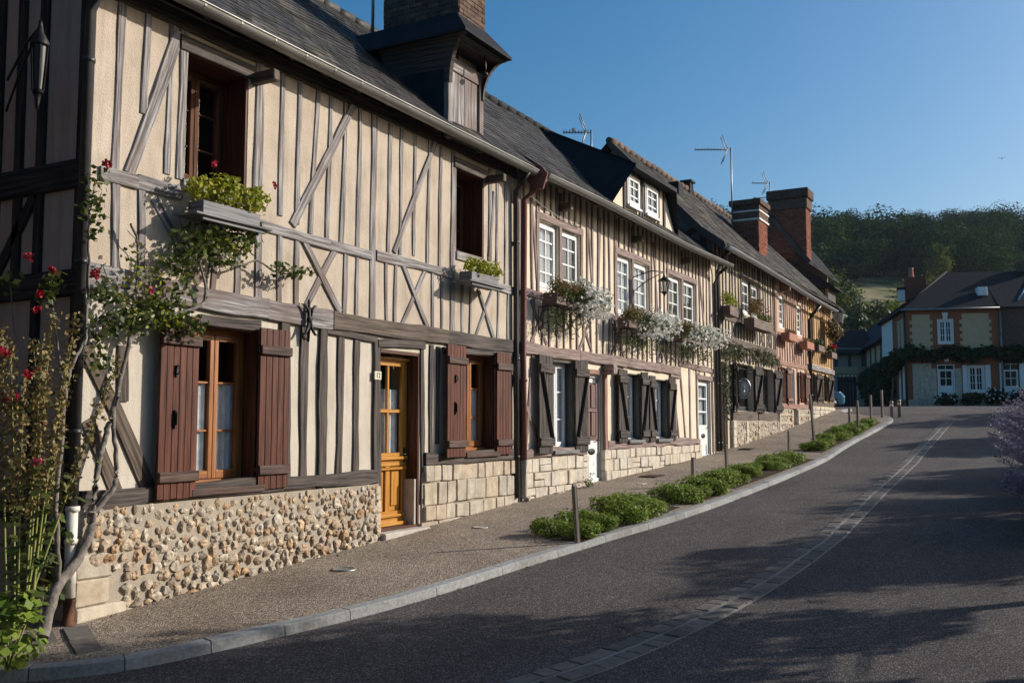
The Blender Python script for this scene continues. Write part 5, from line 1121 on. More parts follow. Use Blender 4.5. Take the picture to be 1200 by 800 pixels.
mb=MB(); mb.box(1.66,2.44,.06,.12,.27,1.15); mb.box(1.66,1.76,.06,.12,1.15,2.0); mb.box(2.34,2.44,.06,.12,1.15,2.0); mb.box(1.66,2.44,.055,.12,1.95,2.06); mb.box(2.03,2.07,.06,.11,1.15,2.28); mb.box(1.76,2.34,.06,.11,1.53,1.57); mb.box(1.75,2.0,.045,.06,.40,1.05); mb.box(2.10,2.35,.045,.06,.40,1.05)
kd=mb.build('door',W,K,bevel=.008); mb=MB(); mb.box(1.7,2.4,.08,.084,1.15,2.28); mb.build('pane',M['glass_dark'],kd)
for x0_,x1_ in ((2.90,3.14),(4.06,4.34)):
    mb=MB(); mb.box(x0_,x1_,-.05,-.01,.72,2.27); sh=mb.build('shutter',W,K,bevel=.008); mb=MB()
    for k in range(12): mb.box(x0_+.03,x1_-.03,-.056,-.05,.80+k*.115,.88+k*.115)
    mb.build('louvre',W,sh)
def kpoly(name,polys,mat,par):
    mb=MB()
    for p in polys: mb.face(p)
    return mb.build(name,mat,par,recalc=False)
e=.25
kr=kpoly('roof',[[(-e,-e,5.42),(4.87,-e,5.42),(4.87,4.0,8.05),(3.1,4.0,8.05)],[(-e,8.6,5.42),(-e,-e,5.42),(3.1,4,8.05)],[(4.87,8.6,5.42),(-e,8.6,5.42),(3.1,4,8.05),(4.87,4,8.05)],[(-e,-e,5.36),(-e,8.6,5.36),(4.87,8.6,5.36),(4.87,-e,5.36)][::-1],[(-e,-e,5.36),(4.87,-e,5.36),(4.87,-e,5.42),(-e,-e,5.42)]],M['slate_smooth'],K)
mb=MB(); mb.tube([(-e,-e,5.46),(3.1,4.0,8.10)],.06,6); mb.tube([(-e,8.6,5.46),(3.1,4.0,8.10)],.06,6); mb.build('hip_tiles',M['slate_smooth'],kr)
mb=MB(); mb.box(1.0,2.15,5.0,5.9,6.6,8.0); kc=mb.build('chimney',M['brick'],kr,bevel=.02); mb=MB(); mb.lathe((1.35,5.45,8.0),[(.2,0),(.17,.1),(.13,.5),(.17,.62)],10); mb.build('chimney_pot',M['terracotta'],kc)
mb=MB(); mb.box(.5,.85,4.8,5.2,6.5,7.2); kc=mb.build('chimney',M['white'],kr); mb=MB(); mb.box(.45,.9,4.75,5.25,7.2,7.34); mb.build('chimney_cap',M['slate_smooth'],kc)
mb=MB(); mb.tube([(-e,-e-.05,5.40),(4.87,-e-.05,5.40)],.06,6); mb.build('gutter',M['zinc'],K); mb=MB(); mb.tube([(-.05,-.08,5.3),(-.05,-.08,-.4)],.06,6); mb.build('downpipe',M['pipe_dark'],K)
# its long side along the lane
for (ya,yb,za,zb,m_) in ((.5,1.3,2.9,5.0,M['stucco']),(1.7,2.4,2.9,5.0,M['stucco']),(.6,1.1,.4,2.4,W),(1.9,2.4,.4,2.4,W),(4.3,8.35,2.6,5.35,W)):
    mb=MB(); mb.box(-.04,0,ya,yb,za,zb); mb.build('side_shutter' if m_ is W and yb<3 else 'side_panel',m_,K,bevel=.01)
K2=rthing('brick_house','plain dark brick house joined to the right of the hipped corner house','house')
h2=[(4.98,5.78,.2,2.36)]
mb=MB(); wallgrid(mb,4.89,15,-.6,5.55,h2); mb.face([(15,0,-.6),(15,8.4,-.6),(15,8.4,5.55),(15,0,5.55)]); mb.face([(4.89,8.4,-.6),(15,8.4,-.6),(15,8.4,5.5),(4.89,8.4,5.5)]); mb.build('wall',M['brick_old'],K2,recalc=False)
mb=MB(); mb.box(5.0,5.76,.06,.12,.22,1.1); mb.box(5.0,5.10,.06,.12,1.1,1.95); mb.box(5.66,5.76,.06,.12,1.1,1.95); mb.box(5.0,5.76,.055,.12,1.9,2.0); mb.box(5.36,5.40,.06,.11,1.1,2.32); mb.box(5.1,5.66,.06,.11,1.5,1.54); mb.box(5.0,5.76,.06,.12,2.28,2.34)
kd=mb.build('door',W,K2,bevel=.008); mb=MB(); mb.box(5.05,5.7,.08,.084,1.1,2.3); mb.build('pane',M['glass_dark'],kd); mb=MB(); mb.box(4.95,5.9,.9,.95,0,2.5); mb.build('room_partition',M['painted_dark'],K2)
for x0_,x1_ in ((4.80,4.97),(5.80,6.3)): mb=MB(); mb.box(x0_,x1_,-.06,-.02,.25,2.36); mb.build('shutter',W,K2,bevel=.01)
k2r=kpoly('roof',[[(4.88,-e,5.45),(15.2,-e,5.45),(15.2,4.0,8.03),(4.88,4.0,8.03)],[(15.2,8.6,5.42),(4.88,8.6,5.42),(4.88,4,8.03),(15.2,4,8.03)],[(4.88,-e,5.39),(15.2,-e,5.39),(15.2,-e,5.45),(4.88,-e,5.45)],[(4.88,-e,5.39),(4.88,0,5.39),(15.2,0,5.39),(15.2,-e,5.39)]],M['slate_smooth'],K2)
mb=MB(); mb.box(4.1-.0,4.6,1.0,1.6,6.25,6.75); mb.build('skylight',M['white'],kr,bevel=.02)
mb=MB(); mb.tube([(6.0,.4,5.85),(8.0,4.0,8.05)],.06,6); mb.build('ridge_strip',M['zinc_new'],k2r); mb=MB(); mb.box(7.0,7.8,3.6,4.3,7.9,8.5); mb.build('chimney',M['brick_old'],k2r,bevel=.03)
mb=MB(); mb.tube([(4.93,-.08,5.3),(4.93,-.08,-.4)],.06,6); mb.build('downpipe',M['zinc'],K2)
# cottages behind, along the lane
K3=rthing('cottage','low shaded cottage with cream panels and dark roof in the lane behind the corner house','cottage')
mb=MB(); mb.box(.05,5,8.6,40,-.8,4.6); mb.build('wall',M['stucco'],K3)
kpoly('roof',[[(-.4,8.6,4.35),(-.4,40.2,4.35),(3.6,40.2,8.3),(3.6,8.6,8.3)],[(8,8.6,4.4),(8,40.2,4.4),(3.6,40.2,8.3),(3.6,8.6,8.3)],[(-.4,8.6,4.3),(-.4,40.2,4.3),(.1,40.2,4.5),(.1,8.6,4.5)],[(-.4,40.2,4.35),(3.6,40.2,8.3),(8,40.2,4.4)],[(-.4,8.6,4.35),(3.6,8.6,8),(8,8.6,4.4)]],M['slate_smooth'],K3)
for yy in (9.2,11.6,14,16.4,18.8,21.2,23.6,26,29,32,35,38): mb=MB(); mb.box(.0,.06,yy,yy+.5,-.8,4.5); mb.build('post',WD,K3)
for zz in (2.3,4.3): mb=MB(); mb.box(-.02,.06,8.7,40,zz,zz+.3); mb.build('beam',WD,K3)
K4=thing('gate_house','far shaded building with a pale lintel over a blue carriage gate','building',(73.929,8.177,2.894),PSI-R(90)); WLOC[K4.name]=Vector((0,0,0))
mb=MB(); wallgrid(mb,-2,4.2,-1,4.4,[(1.38,2.85,-1,2.45)]); mb.build('wall',M['plaster_shade'],K4,recalc=False)
mb=MB(); mb.box(.9,2.95,-.12,.0,2.5,3.0); mb.build('lintel',M['stucco'],K4); mb=MB()
for k in range(6): mb.box(1.40+k*.24,1.62+k*.24,.15,.2,-1,2.3)
mb.box(1.40,2.83,.1,.15,1.9,2.1); mb.build('gate',M['pipe_dark'],K4,bevel=.01)
for x in (-1.5,.2,1.2,2.2,3.2): mb=MB(); mb.box(x,x+.22,-.06,0,3.05,4.3); mb.build('post',WD,K4)
kpoly('roof',[[(-2.3,-.5,4.0),(4.4,-.5,4.0),(4.4,2.5,6.0),(-2.3,2.5,6.0)],[(-2.3,-.5,3.9),(4.4,-.5,3.9),(4.4,-.5,4.0),(-2.3,-.5,4.0)],[(-2.3,0,3.9),(4.4,0,3.9),(4.4,-.5,3.9),(-2.3,-.5,3.9)]],M['slate_smooth'],K4)
# blue car just showing past the last house
CAR=thing('parked_car','blue hatchback car half hidden behind the last house of the row','car',(51.694,2.956,2.471),PSI-R(90)); WLOC[CAR.name]=Vector((0,0,0))
mb=MB(); prof=[(-3.3,.35),(-3.35,.8),(-3.1,.95),(-2.6,1.38),(-1.2,1.42),(-.35,.98),(.45,.86),(.62,.62),(.62,.32),(.55,.22),(-3.2,.22)]
n=len(prof); A=[];Bq=[]
rings=[]
for yy,s1 in ((-.0,.93),(.06,1),(1.55,1),(1.62,.93)): rings.append([mb.bm.verts.new((-1.35+(x+1.35)*s1,yy,.2+(z-.2)*(s1 if z>.9 else 1))) for x,z in prof])
for A,Bq in zip(rings,rings[1:]):
    for i in range(n): mb.bm.faces.new((A[i],A[(i+1)%n],Bq[(i+1)%n],Bq[i]))
mb.bm.faces.new(rings[0]); mb.bm.faces.new(rings[-1][::-1]); mb.build('body',M['car'],CAR,bevel=.03,seg=2)
for x,a,b in ((-1.15,(-1.0,1.30),(-.42,1.0)),): mb=MB(); mb.bar((-1.08,.8,1.36),(-.42,.8,1.03),1.3,.02); mb.build('windscreen',M['pipe_dark'],CAR)
for x in (-2.6,-.05):
    for yy in (-.03,1.5): mb=MB(); mb.lathe((x,yy,.31),[(.10,-.01),(.31,0),(.31,.16),(.10,.17)],16,axis='y'); wh=mb.build('wheel',M['black'],CAR); mb=MB(); mb.lathe((x,yy-.012,.31),[(.02,0),(.19,.0),(.19,.02)],12,axis='y'); mb.build('rim',M['chrome'],wh)
for yy in (.12,1.2): mb=MB(); mb.box(.56,.63,yy,yy+.3,.56,.70); mb.build('headlight',M['lamp_glass'],CAR,bevel=.02)
# ================================================================ vines and roses on the corner house
def to_world(p): 
    c,s_=math.cos(RR),math.sin(RR); return (RCP[0]+p[0]*c-p[1]*s_,RCP[1]+p[0]*s_+p[1]*c,RCP[2]+p[2])
rng=np.random.default_rng(5)
t=thing('climbing_vine','long dark vine trained in a band across the corner house and down its side','vine',RCP,0)
ell=[]
for k in range(26): ell.append((*to_world((-.3+k*.42,-.25,2.9+.12*math.sin(k*1.3))),.45,.45,.40+.08*math.sin(k)))
for k in range(16): ell.append((*to_world((-.4-.2*(k>4),.5+k*.85,2.6-.05*k+.2*math.sin(k*2.1))),.5,.5,.55))
for k in range(10): ell.append((*to_world((-.5,4+k*.9,1.2+.5*math.sin(k*1.7))),.55,.55,.8))
P,Nn=cloud(rng,9000,ell,shell=.5); quad_cloud('foliage',P,Nn,.24,M['leaf_vine'],t,aspect=.8,rng=rng)
mb=MB()
for x,y in ((-.2,3.5),(-.15,6.0),(9.5,-.12)): mb.tube([to_world((x-.2,y,-.3)),to_world((x,y,1.2)),to_world((x+.05,y,2.8))],[.09,.07,.05],6)
mb.build('stem',M['bark'],t)
for i,(x,w_,h) in enumerate(((1.75,.9,.75),(3.0,.8,.8),(4.25,1.0,1.0),(5.5,1.0,.95))):
    c=to_world((x,-1.0,0)); t=thing('rose_bush',('low rose bush with a few white flowers under the white house door','dark low bush in front of the ground floor window with white shutters','tallest white flowering bush before the brick pier of the corner house','white flowering bush in front of the second white door')[i],'shrub',(c[0],c[1],c[2]-.1),0,'bushes along the corner house')
    P,Nn=cloud(rng,700,[(c[0],c[1],c[2]+h*.4,w_*.6,w_*.6,h*.55),(c[0]+.2,c[1]-.3,c[2]+h*.5,w_*.4,w_*.4,h*.4)],shell=.4); quad_cloud('foliage',P,Nn,.16,M['leaf_vine'],t,aspect=.8,rng=rng)
    P,Nn=cloud(rng,(26,6,40,34)[i],[(c[0],c[1],c[2]+h*.5,w_*.62,w_*.62,h*.5)],shell=.95); quad_cloud('blossom',P,Nn-np.array([.9,.4,0]),.13,M['petal_white'],t,aspect=1,rng=rng)
    mb=MB(); mb.tube([(c[0],c[1],c[2]-.4),(c[0],c[1],c[2]+h*.5)],.03,5); mb.build('stem',M['bark'],t)
mb=MB(); 
for k in range(3): 
    x0_=1.3+k*1.75; P=[to_world((x,y,z)) for x,y,z in ((x0_,-1.6,-.35),(x0_+1.73,-1.6,-.35),(x0_+1.73,-1.6,.0),(x0_,-1.6,.0),(x0_,-1.4,0),(x0_+1.73,-1.4,0))]
    mb.face(P[:4]); mb.face([P[3],P[2],P[5],P[4]])
o=mb.build('border_wall',M['ashlar'],recalc=False); tag(o,'low stone border wall in front of the corner house bushes','wall')
# hillside trees
hl=[('tall pale green tree at the foot of the hill just right of the row',(115.945,14.781,14.635),9.5,2.9,'leaf_hill'),('rounded dark green tree low on the hillside left of the lane roofs',(108.757,11.249,10.511),9,3.6,'leaf_tree'),('bright rounded tree behind the lane cottages',(118.507,10.121,12.371),8.5,3.4,'leaf_hill'),
 ('broad dark tree on the slope behind the chimneys',(128.416,19.081,17.244),12,4.4,'leaf_forest'),('dark narrow tree between the last house and the lane',(95.639,10.202,7.478),7,2.4,'leaf_tree'),('small round tree beside the hillside track',(136.542,10.526,15.702),5.5,2.4,'leaf_hill'),('pale tree standing alone before the forest edge',(191.305,10.549,29.364),9,3.4,'leaf_hill'),('bushy green tree right of the tall pale one',(133.338,16.355,17.957),8,3.6,'leaf_tree'),('lowest green tree above the lane roofs',(103.17,8.957,9.142),6,2.6,'leaf_tree')]
for i,(lb,p,h,r_,m_) in enumerate(hl):
    f=(Vector(p)-C0).dot(FH); u=(Vector(p)-C0).dot(RT)/f; tree('hill_tree',lb,'tree',(p[0],p[1],hz(f,u)-.2),h,r_,M[m_],n=2600,leaf=.42,group='trees on the lower hillside',seed=50+i,low=.08)
# trees across the street, out of the picture, whose shade falls on the road
tree('street_tree','small round-headed tree across the street nearest to the camera','tree',(11.4,-9.0,.5),4.3,1.75,M['leaf_tree'],n=9500,leaf=.13,group='small trees across the street',seed=3,low=.50,trunk_r=.09)
tree('street_tree','small round-headed tree across the street level with the corner of the beige house','tree',(9.4,-9.25,.4),4.0,1.6,M['leaf_tree'],n=9000,leaf=.13,group='small trees across the street',seed=14,low=.44,trunk_r=.09)
tree('street_tree','small round-headed tree across the street beside the purple flowers','tree',(15.5,-10.6,.85),3.5,1.6,M['leaf_tree'],n=9500,leaf=.13,group='small trees across the street',seed=6,low=.46,trunk_r=.09)
# ================================================================ Russian sage on the right
def sage(name,label,c,h,r_,n,seed):
    rg=np.random.default_rng(seed); t=thing(name,label,'flowering shrub',c,0,'purple flowering shrubs by the road'); mb=MB(); P=[];Nn=[];L=[]
    for k in range(n):
        a=rg.uniform(0,2*PI); q=rg.random()**.5; tip=Vector((c[0]+math.cos(a)*r_*q,c[1]+math.sin(a)*r_*q,c[2]+h*(1-.42*q*q)*rg.uniform(.72,1.05))); b=Vector((c[0]+math.cos(a)*.22*q,c[1]+math.sin(a)*.22*q,c[2]-.05)); m=b.lerp(tip,.5)+Vector((-math.cos(a)*.10,-math.sin(a)*.10,h*.12))
        pts=[(1-s_)**2*b+2*s_*(1-s_)*m+s_*s_*tip for s_ in (0,.25,.5,.75,1)]; mb.tube(pts,[.006,.005,.004,.003,.002],3,cap=False)
        for s_ in np.linspace(.38,1,20):
            p=(1-s_)**2*b+2*s_*(1-s_)*m+s_*s_*tip
            for j in range(6): P.append(np.array(p)+rg.normal(size=3)*(.030*(1.15-s_)+.008)); Nn.append(rg.normal(size=3)+np.array([0,0,.2]))
        for s_ in np.linspace(.1,.5,7):
            p=(1-s_)**2*b+2*s_*(1-s_)*m+s_*s_*tip; L.append(np.array(p)+rg.normal(size=3)*.03)
    mb.build('stems',M['bark'],t,recalc=False); quad_cloud('blossom',P,np.array(Nn),.030,M['petal_lilac'],t,aspect=.7,rng=rg); quad_cloud('foliage',L,rg.normal(size=(len(L),3)),.055,M['leaf_grey'],t,aspect=.4,rng=rg)
sage('russian_sage','large hazy purple sage shrub at the right edge nearest the camera',(13.9,-7.30,zroad(13.9,-7)+.06),1.5,1.22,300,2)
sage('russian_sage','second purple sage shrub spilling towards the road',(16.4,-7.2,zroad(16.4,-7)+.06),1.75,1.30,300,8)
sage('russian_sage','farthest purple sage shrub against the corner house',(19.3,-7.1,zroad(19.3,-7)+.06),1.8,1.3,240,9)
sage('russian_sage','lowest purple sage plant sprawling at the road edge nearest the camera',(12.6,-7.05,zroad(12.6,-7)+.05),.95,.85,160,12)
# ================================================================ low hedge bushes, stakes
def bush_mesh(seed):
    rg=np.random.default_rng(seed); ell=[(0,0,.13,.27,.25,.17)]
    for k in range(7): a=rg.uniform(0,6.28); ell.append((.17*math.cos(a),.16*math.sin(a),rg.uniform(.12,.22),.13,.13,.12))
    P,Nn=cloud(rg,1500,ell,shell=.62,up=.5,rough=.6); P[:,2]=np.maximum(P[:,2],.012); return P,Nn,rg
protos=[]
rb_=random.Random(17); bushes=[]
def row(x0,x1,ys,step,s0=1.):
    x=x0
    while x<x1:
        for yy in ys:
            if rb_.random()<.16: continue
            bushes.append((x+rb_.uniform(-.09,.09),yy+rb_.uniform(-.05,.05),s0*rb_.uniform(.78,1.22)))
        x+=step*rb_.uniform(.9,1.1)
row(10.1,12.6,(-1.78,-2.12),.58,.82); row(13.35,14.6,(-1.95,-2.24),.55,.80); row(15.5,20.9,(-1.93,-2.20),.62,.76); row(23.2,30.9,(-1.85,-2.06),.82,.80)
def where(x,y,k,n):
    bed='first bed' if x<13 else 'second bed' if x<15 else 'third bed' if x<22 else 'farthest bed'
    return bed
ORD='nearest second third fourth fifth sixth seventh eighth ninth tenth eleventh twelfth thirteenth fourteenth'.split()
bushes.sort(); cnt={}
for i,(x,y,s_) in enumerate(bushes):
    bed=where(x,y,0,0); side='kerb side' if y<(-1.95 if x<13 or x>22 else -2.07) else 'pavement side'
    k_=cnt.get((bed,side),0); cnt[bed,side]=k_+1
    lb=f'low green hedge bush, {ORD[k_]} from the near end, {side} of the {bed}' if k_ else f'low green hedge bush at the near end, {side} of the {bed}'
    if i<3:
        t=thing('hedge_bush',lb,'bush',(x,y,zpav(x,y)),rb_.random()*6,'low hedge bushes along the kerb'); WLOC[t.name]=Vector((0,0,0)); P,Nn,rg=bush_mesh(100+i); quad_cloud('foliage',P,Nn,.046,M['leaf_box'],t,aspect=.5,rng=rg)
        mb=MB()
        for k in range(6): a=k*1.05; mb.tube([(0,0,-.02),(.1*math.cos(a),.1*math.sin(a),.12),(.18*math.cos(a),.17*math.sin(a),.2)],[.010,.008,.003],4)
        mb.build('stems',M['trunk'],t,local=True); protos.append(t)
    else:
        t=copy_tree(protos[i%3]); t.location=(x,y,zpav(x,y)); t.rotation_euler=(0,0,rb_.random()*6); t['label']=lb; t['group']='low hedge bushes, '+side+' of the '+bed
    t.scale=(s_*1.18,s_*1.12,s_*rb_.uniform(.80,1.0)); t['group']='low hedge bushes, '+side+' of the '+bed
def stake(name,label,b,h,r_,lean,cat='stake',mat=None):
    t=thing(name,label,cat,b,0,'wooden stakes along the hedge beds'); b=Vector(b); d=Vector((lean[0],lean[1],h)); ax=d.normalized(); u=ax.cross(Vector((.4,.9,0))).normalized(); v=ax.cross(u); mb=MB()
    mb.obox(b+d*.5-ax*.05,(u,v,ax),(r_,r_*.85,d.length/2+.05),2,jit=.004); mb.build('shaft',mat or M['stake'],t,bevel=.006)
    mb=MB(); mb.obox(b+d+ax*.004,(u,v,ax),(r_*.9,r_*.78,.012),0,jit=.003); mb.build('tip',M['wood_grey'],t,bevel=.006)
stake('wooden_stake','leaning grey wooden stake nearest the camera, in front of the first hedge bed',(9.857,-2.199,0.37),.62,.026,(-.045,.02))
stake('wooden_stake','short square stake between the second and third hedge beds',(15.296,-1.712,0.669),.45,.034,(0,0))
stake('wooden_stake','taller grey stake standing in the near end of the third hedge bed',(16.789,-1.815,0.738),.56,.03,(-.02,0))
stake('wooden_stake','stake at the gap before the farthest hedge bed',(22.035,-1.667,0.993),.52,.03,(0,0))
stake('wooden_stake','tall thin leaning stake near the start of the farthest bed',(23.436,-1.931,1.098),1.25,.03,(-.1,.06))
stake('wooden_stake','stake half way along the farthest hedge bed on the pavement side',(28.88,-1.776,1.53),.60,.032,(0,0))
stake('wooden_stake','tall stake half way along the farthest hedge bed on the kerb side',(27.931,-2.16,1.442),.85,.034,(-.05,0))
stake('wooden_stake','stake close to the far end of the beds',(32.086,-1.861,1.808),.75,.034,(0,0))
stake('wooden_stake','last tall stake at the far end of the beds',(33.097,-2.043,1.893),.85,.036,(0,0))
for i,(px_,lb) in enumerate((((33.469,-2.274,1.922),'grey metal bollard at the end of the pavement, the left one of two'),((34.186,-2.414,1.982),'grey metal bollard at the end of the pavement, the right one of two'))):
    t=thing('bollard',lb,'bollard',px_,0,'bollards at the end of the pavement'); mb=MB(); mb.lathe(px_,[(.05,-.1),(.05,.42),(.06,.43),(.06,.47),(.03,.50)],10); mb.build('post',M['zinc'],t); mb=MB(); mb.lathe(px_,[(.052,.33),(.054,.34),(.054,.39),(.052,.40)],10,cap=False); mb.build('band',M['white'],t)
# sapling ties: a thin young trunk by the black shutters
# ================================================================ covers in the pavement
for lb,p,r_,m_ in (('round iron cover in the gravel pavement nearest the camera',(7.672,-0.726,0.259),.12,'zinc'),('round pale cover in the pavement by the limestone base wall',(10.313,-0.696,0.42),.09,'step')):
    mb=MB(); z=zpav(p[0],p[1])+.004; mb.lathe((p[0],p[1],z),[(r_,-.02),(r_,.006),(r_*.86,.008),(r_*.84,.004),(r_*.2,.006),(r_*.1,.010)],24); tag(mb.build('manhole_cover',M[m_]),lb,'cover')
for lb,p,sx,sy,m_ in (('dark square drain grate in the pavement before the flower box house',(16.545,-0.516,0.746),.50,.34,'iron'),('small pale valve plate left of the dark drain grate',(15.314,-0.819,0.684),.20,.11,'step'),('small pale valve plate beyond the dark drain grate',(19.538,0.334,0.889),.26,.12,'step'),('small pale plate in front of the white letterbox door',(13.683,-0.101,0.618),.24,.12,'step'),('dark drain cover in the pavement before the dark shutters',(23.034,-0.445,1.089),.5,.3,'iron')):
    mb=MB(); z=zpav(p[0],p[1])+.003; sl_=.05; A=((1,0,sl_),(0,1,0),(-sl_,0,1)); mb.obox((p[0],p[1],z),A,(sx/2,sy/2,.008),0); o=mb.build('drain_cover',M[m_],bevel=.002); tag(o,lb,'cover')
    if m_=='iron':
        mb=MB()
        for k in range(7): mb.obox((p[0]-sx*.40+k*sx*.8/6,p[1],z+.0105),A,(sx*.04,sy*.42,.003),1)
        mb.build('grate_bar',M['rust'],o)
# weeds at the wall foot
for i,(p,r_,lb) in enumerate((((13.511,0.033,0.611),.20,'dry brown weed tuft by the brown downpipe foot'),((14.506,-0.231,0.655),.20,'green weed tuft left of the white letterbox door'),((18.691,0.152,0.852),.14,'small green weed at the foot of the pale stone base'),((19.763,0.322,0.9),.07,'tiny dark weed in the stone joint'),((11.376,-1.527,0.471),.09,'thin weed sprouting beside the leaning stake'))):
    t=thing('weed',lb,'weed',p,0,'weeds growing along the walls'); rg=np.random.default_rng(70+i); n=110
    P=np.array(p)+np.stack([rg.normal(size=n)*r_*.5,rg.normal(size=n)*r_*.3,np.abs(rg.normal(size=n))*r_*.55+.01],1); quad_cloud('foliage',P,rg.normal(size=(n,3))+np.array([0,0,.5]),.05,M['leaf_dry'] if i==0 else M['leaf_mid'],t,aspect=.35,rng=rg)
    mb=MB()
    for k in range(7): a=k*.9; mb.tube([p,(p[0]+.4*r_*math.cos(a),p[1]+.3*r_*math.sin(a),p[2]+r_*.7)],.003,3)
    mb.build('stems',M['stem_green'],t)
# ================================================================ window boxes
def flower_box(label,x0,x1,zt,y,h,dp,boxm,fol,blos,brackets=(),shelf=False,fsize=.045,group='window boxes'):
    t=thing('window_box',label,'window box',((x0+x1)/2,y,zt-h),0,group); mb=MB()
    ya=y-dp/2; yb=y+dp/2
    mb.box(x0,x1,ya,ya+.02,zt-h,zt,L=0); mb.box(x0,x1,yb-.02,yb,zt-h,zt,L=0); mb.box(x0,x0+.02,ya+.02,yb-.02,zt-h,zt); mb.box(x1-.02,x1,ya+.02,yb-.02,zt-h,zt); mb.box(x0+.02,x1-.02,ya+.02,yb-.02,zt-h,zt-h+.02)
    mb.build('box',boxm,t,bevel=.004)
    mb=MB(); mb.box(x0+.02,x1-.02,ya+.021,yb-.021,zt-.05,zt-.025); mb.build('soil',M['soil'],t)
    if shelf:
        mb=MB(); mb.box(x0-.12,x1+.12,ya-.05,yb+.05,zt-h-.025,zt-h-.005,L=0); mb.build('shelf',M['planter_grey'],t,bevel=.004); mb=MB(); mb.box(x0-.02,x1+.05,ya-.02,ya+.01,zt-h-.06,zt-h-.026,L=0); mb.build('shelf_rail',M['planter_grey'],t,bevel=.004)
    rg=np.random.default_rng(int(abs(x0*100)))
    for nm,mat,ell,n,sz,asp,shl in fol: P,Nn=cloud(rg,n,ell,shell=shl,up=.3,rough=.8); quad_cloud(nm,P,Nn,sz,M[mat],t,aspect=asp,rng=rg)
    for nm,mat,ell,n,sz in blos:
        P,Nn=cloud(rg,n,ell,shell=.82,up=.2,rough=.5); c=np.repeat(P,4,0)+rg.normal(size=(4*n,3))*sz*.3; quad_cloud(nm,c,np.repeat(Nn,4,0)+rg.normal(size=(4*n,3))*.8,sz,M[mat],t,aspect=.9,rng=rg)
    for bx in brackets:
        mb=MB(); mb.tube([(bx,yb+.14,zt-h-.02),(bx,ya,zt-h-.02)],.008,5); mb.tube([(bx,yb+.14,zt-h),(bx,yb+.15,zt-h-.42)],.008,5)
        sp=[(bx,yb+.12-.20*(1-k/14)*math.cos(k*.55)*.8-.10,zt-h-.20+.17*(1-k/14)*math.sin(k*.55)) for k in range(14)]; mb.tube(sp,.008,5)
        sp=[(bx,yb+.10-.10*(1-k/10)*math.cos(k*.6),zt-h-.40+.09*(1-k/10)*math.sin(k*.6)) for k in range(10)]; mb.tube(sp,.007,5); mb.build('bracket',M['iron'],t,recalc=False)
    return t
def along(x0,x1,n,y,z,rx,ry,rz,jz=.03,seed=1):
    q=random.Random(seed); return [(x0+(x1-x0)*(k+.5)/n+q.uniform(-.04,.04),y+q.uniform(-.03,.03),z+q.uniform(-jz,jz),rx*q.uniform(.8,1.2),ry*q.uniform(.8,1.15),rz*q.uniform(.75,1.25)) for k in range(n)]
flower_box('grey window box of yellow green geraniums with red blooms below the top left window',6.15,6.86,3.63,-.22,.12,.19,M['planter_grey'],[('foliage','leaf_yel',along(6.10,6.95,9,-.24,3.77,.11,.13,.125,.05,3),950,.046,.8,.45)],[('blossom','petal_red',[(6.28,-.3,3.99,.03,.03,.02),(6.99,-.36,3.93,.025,.025,.02)],5,.04)],shelf=True)
flower_box('grey window box of bright green plants below the upper window beside the dark downpipe',10.72,11.42,3.63,-.22,.12,.19,M['planter_grey'],[('foliage','leaf_yel',along(10.72,11.5,8,-.24,3.72,.10,.12,.11,.03,4),750,.045,.8,.45)],[],shelf=True)
def white_box(label,x0,x1,zt,dry,seed):
    w_=x1-x0; xm=x0+w_*dry
    fol=[('foliage','leaf_mid',along(xm,x1+.1,9,-.40,zt+.03,.19,.24,.20,.05,seed)+along(x0,xm,5,-.36,zt,.14,.18,.14,.03,seed+1),2200,.05,.5,.4),('trailing_foliage','leaf_mid',along(x0-.05,x1,11,-.30,zt-.34,.055,.08,.22,.08,seed+2),700,.045,.4,.1)]
    if dry>0: fol.append(('heather','leaf_dry',along(x0,xm+.2,7,-.38,zt+.10,.14,.20,.13,.03,seed+3),1100,.06,.25,.3))
    bl=[('blossom','petal_white',along(xm+.0,x1+.16,10,-.46,zt-.02,.20,.24,.24,.06,seed+4),420,.048),('trailing_blossom','petal_white',along(x0,xm,5,-.36,zt-.1,.12,.12,.15,.08,seed+5),14,.035)]
    flower_box(label,x0,x1,zt,-.30,.17,.22,M['planter_brown'],fol,bl,brackets=[x0+.12,(x0+x1)/2,x1-.15],group='trailing white window boxes')
white_box('window box half brown heather and half white trailing flowers, left end of the yellow house',13.0,14.42,3.62,.45,61)
white_box('middle window box of trailing white flowers under the wall lantern',15.85,17.95,3.52,.28,71)
white_box('window box full of trailing white flowers at the right end of the yellow house',18.65,20.9,3.50,.10,81)
flower_box('short brown planter with spiky green plants at the left of the cream house',21.9+.35,22.95,4.42,-.22,.22,.24,M['planter_brown'],[('foliage','leaf_yel',along(22.3,22.9,5,-.24,4.58,.13,.13,.18,.04,5),420,.09,.25,.2)],[],group='brown planters on the cream house')
flower_box('long brown planter with rusty grass and pink sprigs on the cream house',24.0,25.9,4.30,-.30,.24,.26,M['planter_brown'],[('grass','leaf_dry',along(24.1,25.0,6,-.32,4.60,.14,.14,.30,.05,6),700,.14,.14,.1),('foliage','leaf_mid',along(25.0,25.9,5,-.32,4.40,.14,.14,.12,.05,7),350,.08,.3,.3)],[('blossom','petal_pink',along(25.3,26.0,4,-.32,4.62,.12,.10,.20,.05,8),10,.05)],group='brown planters on the cream house')
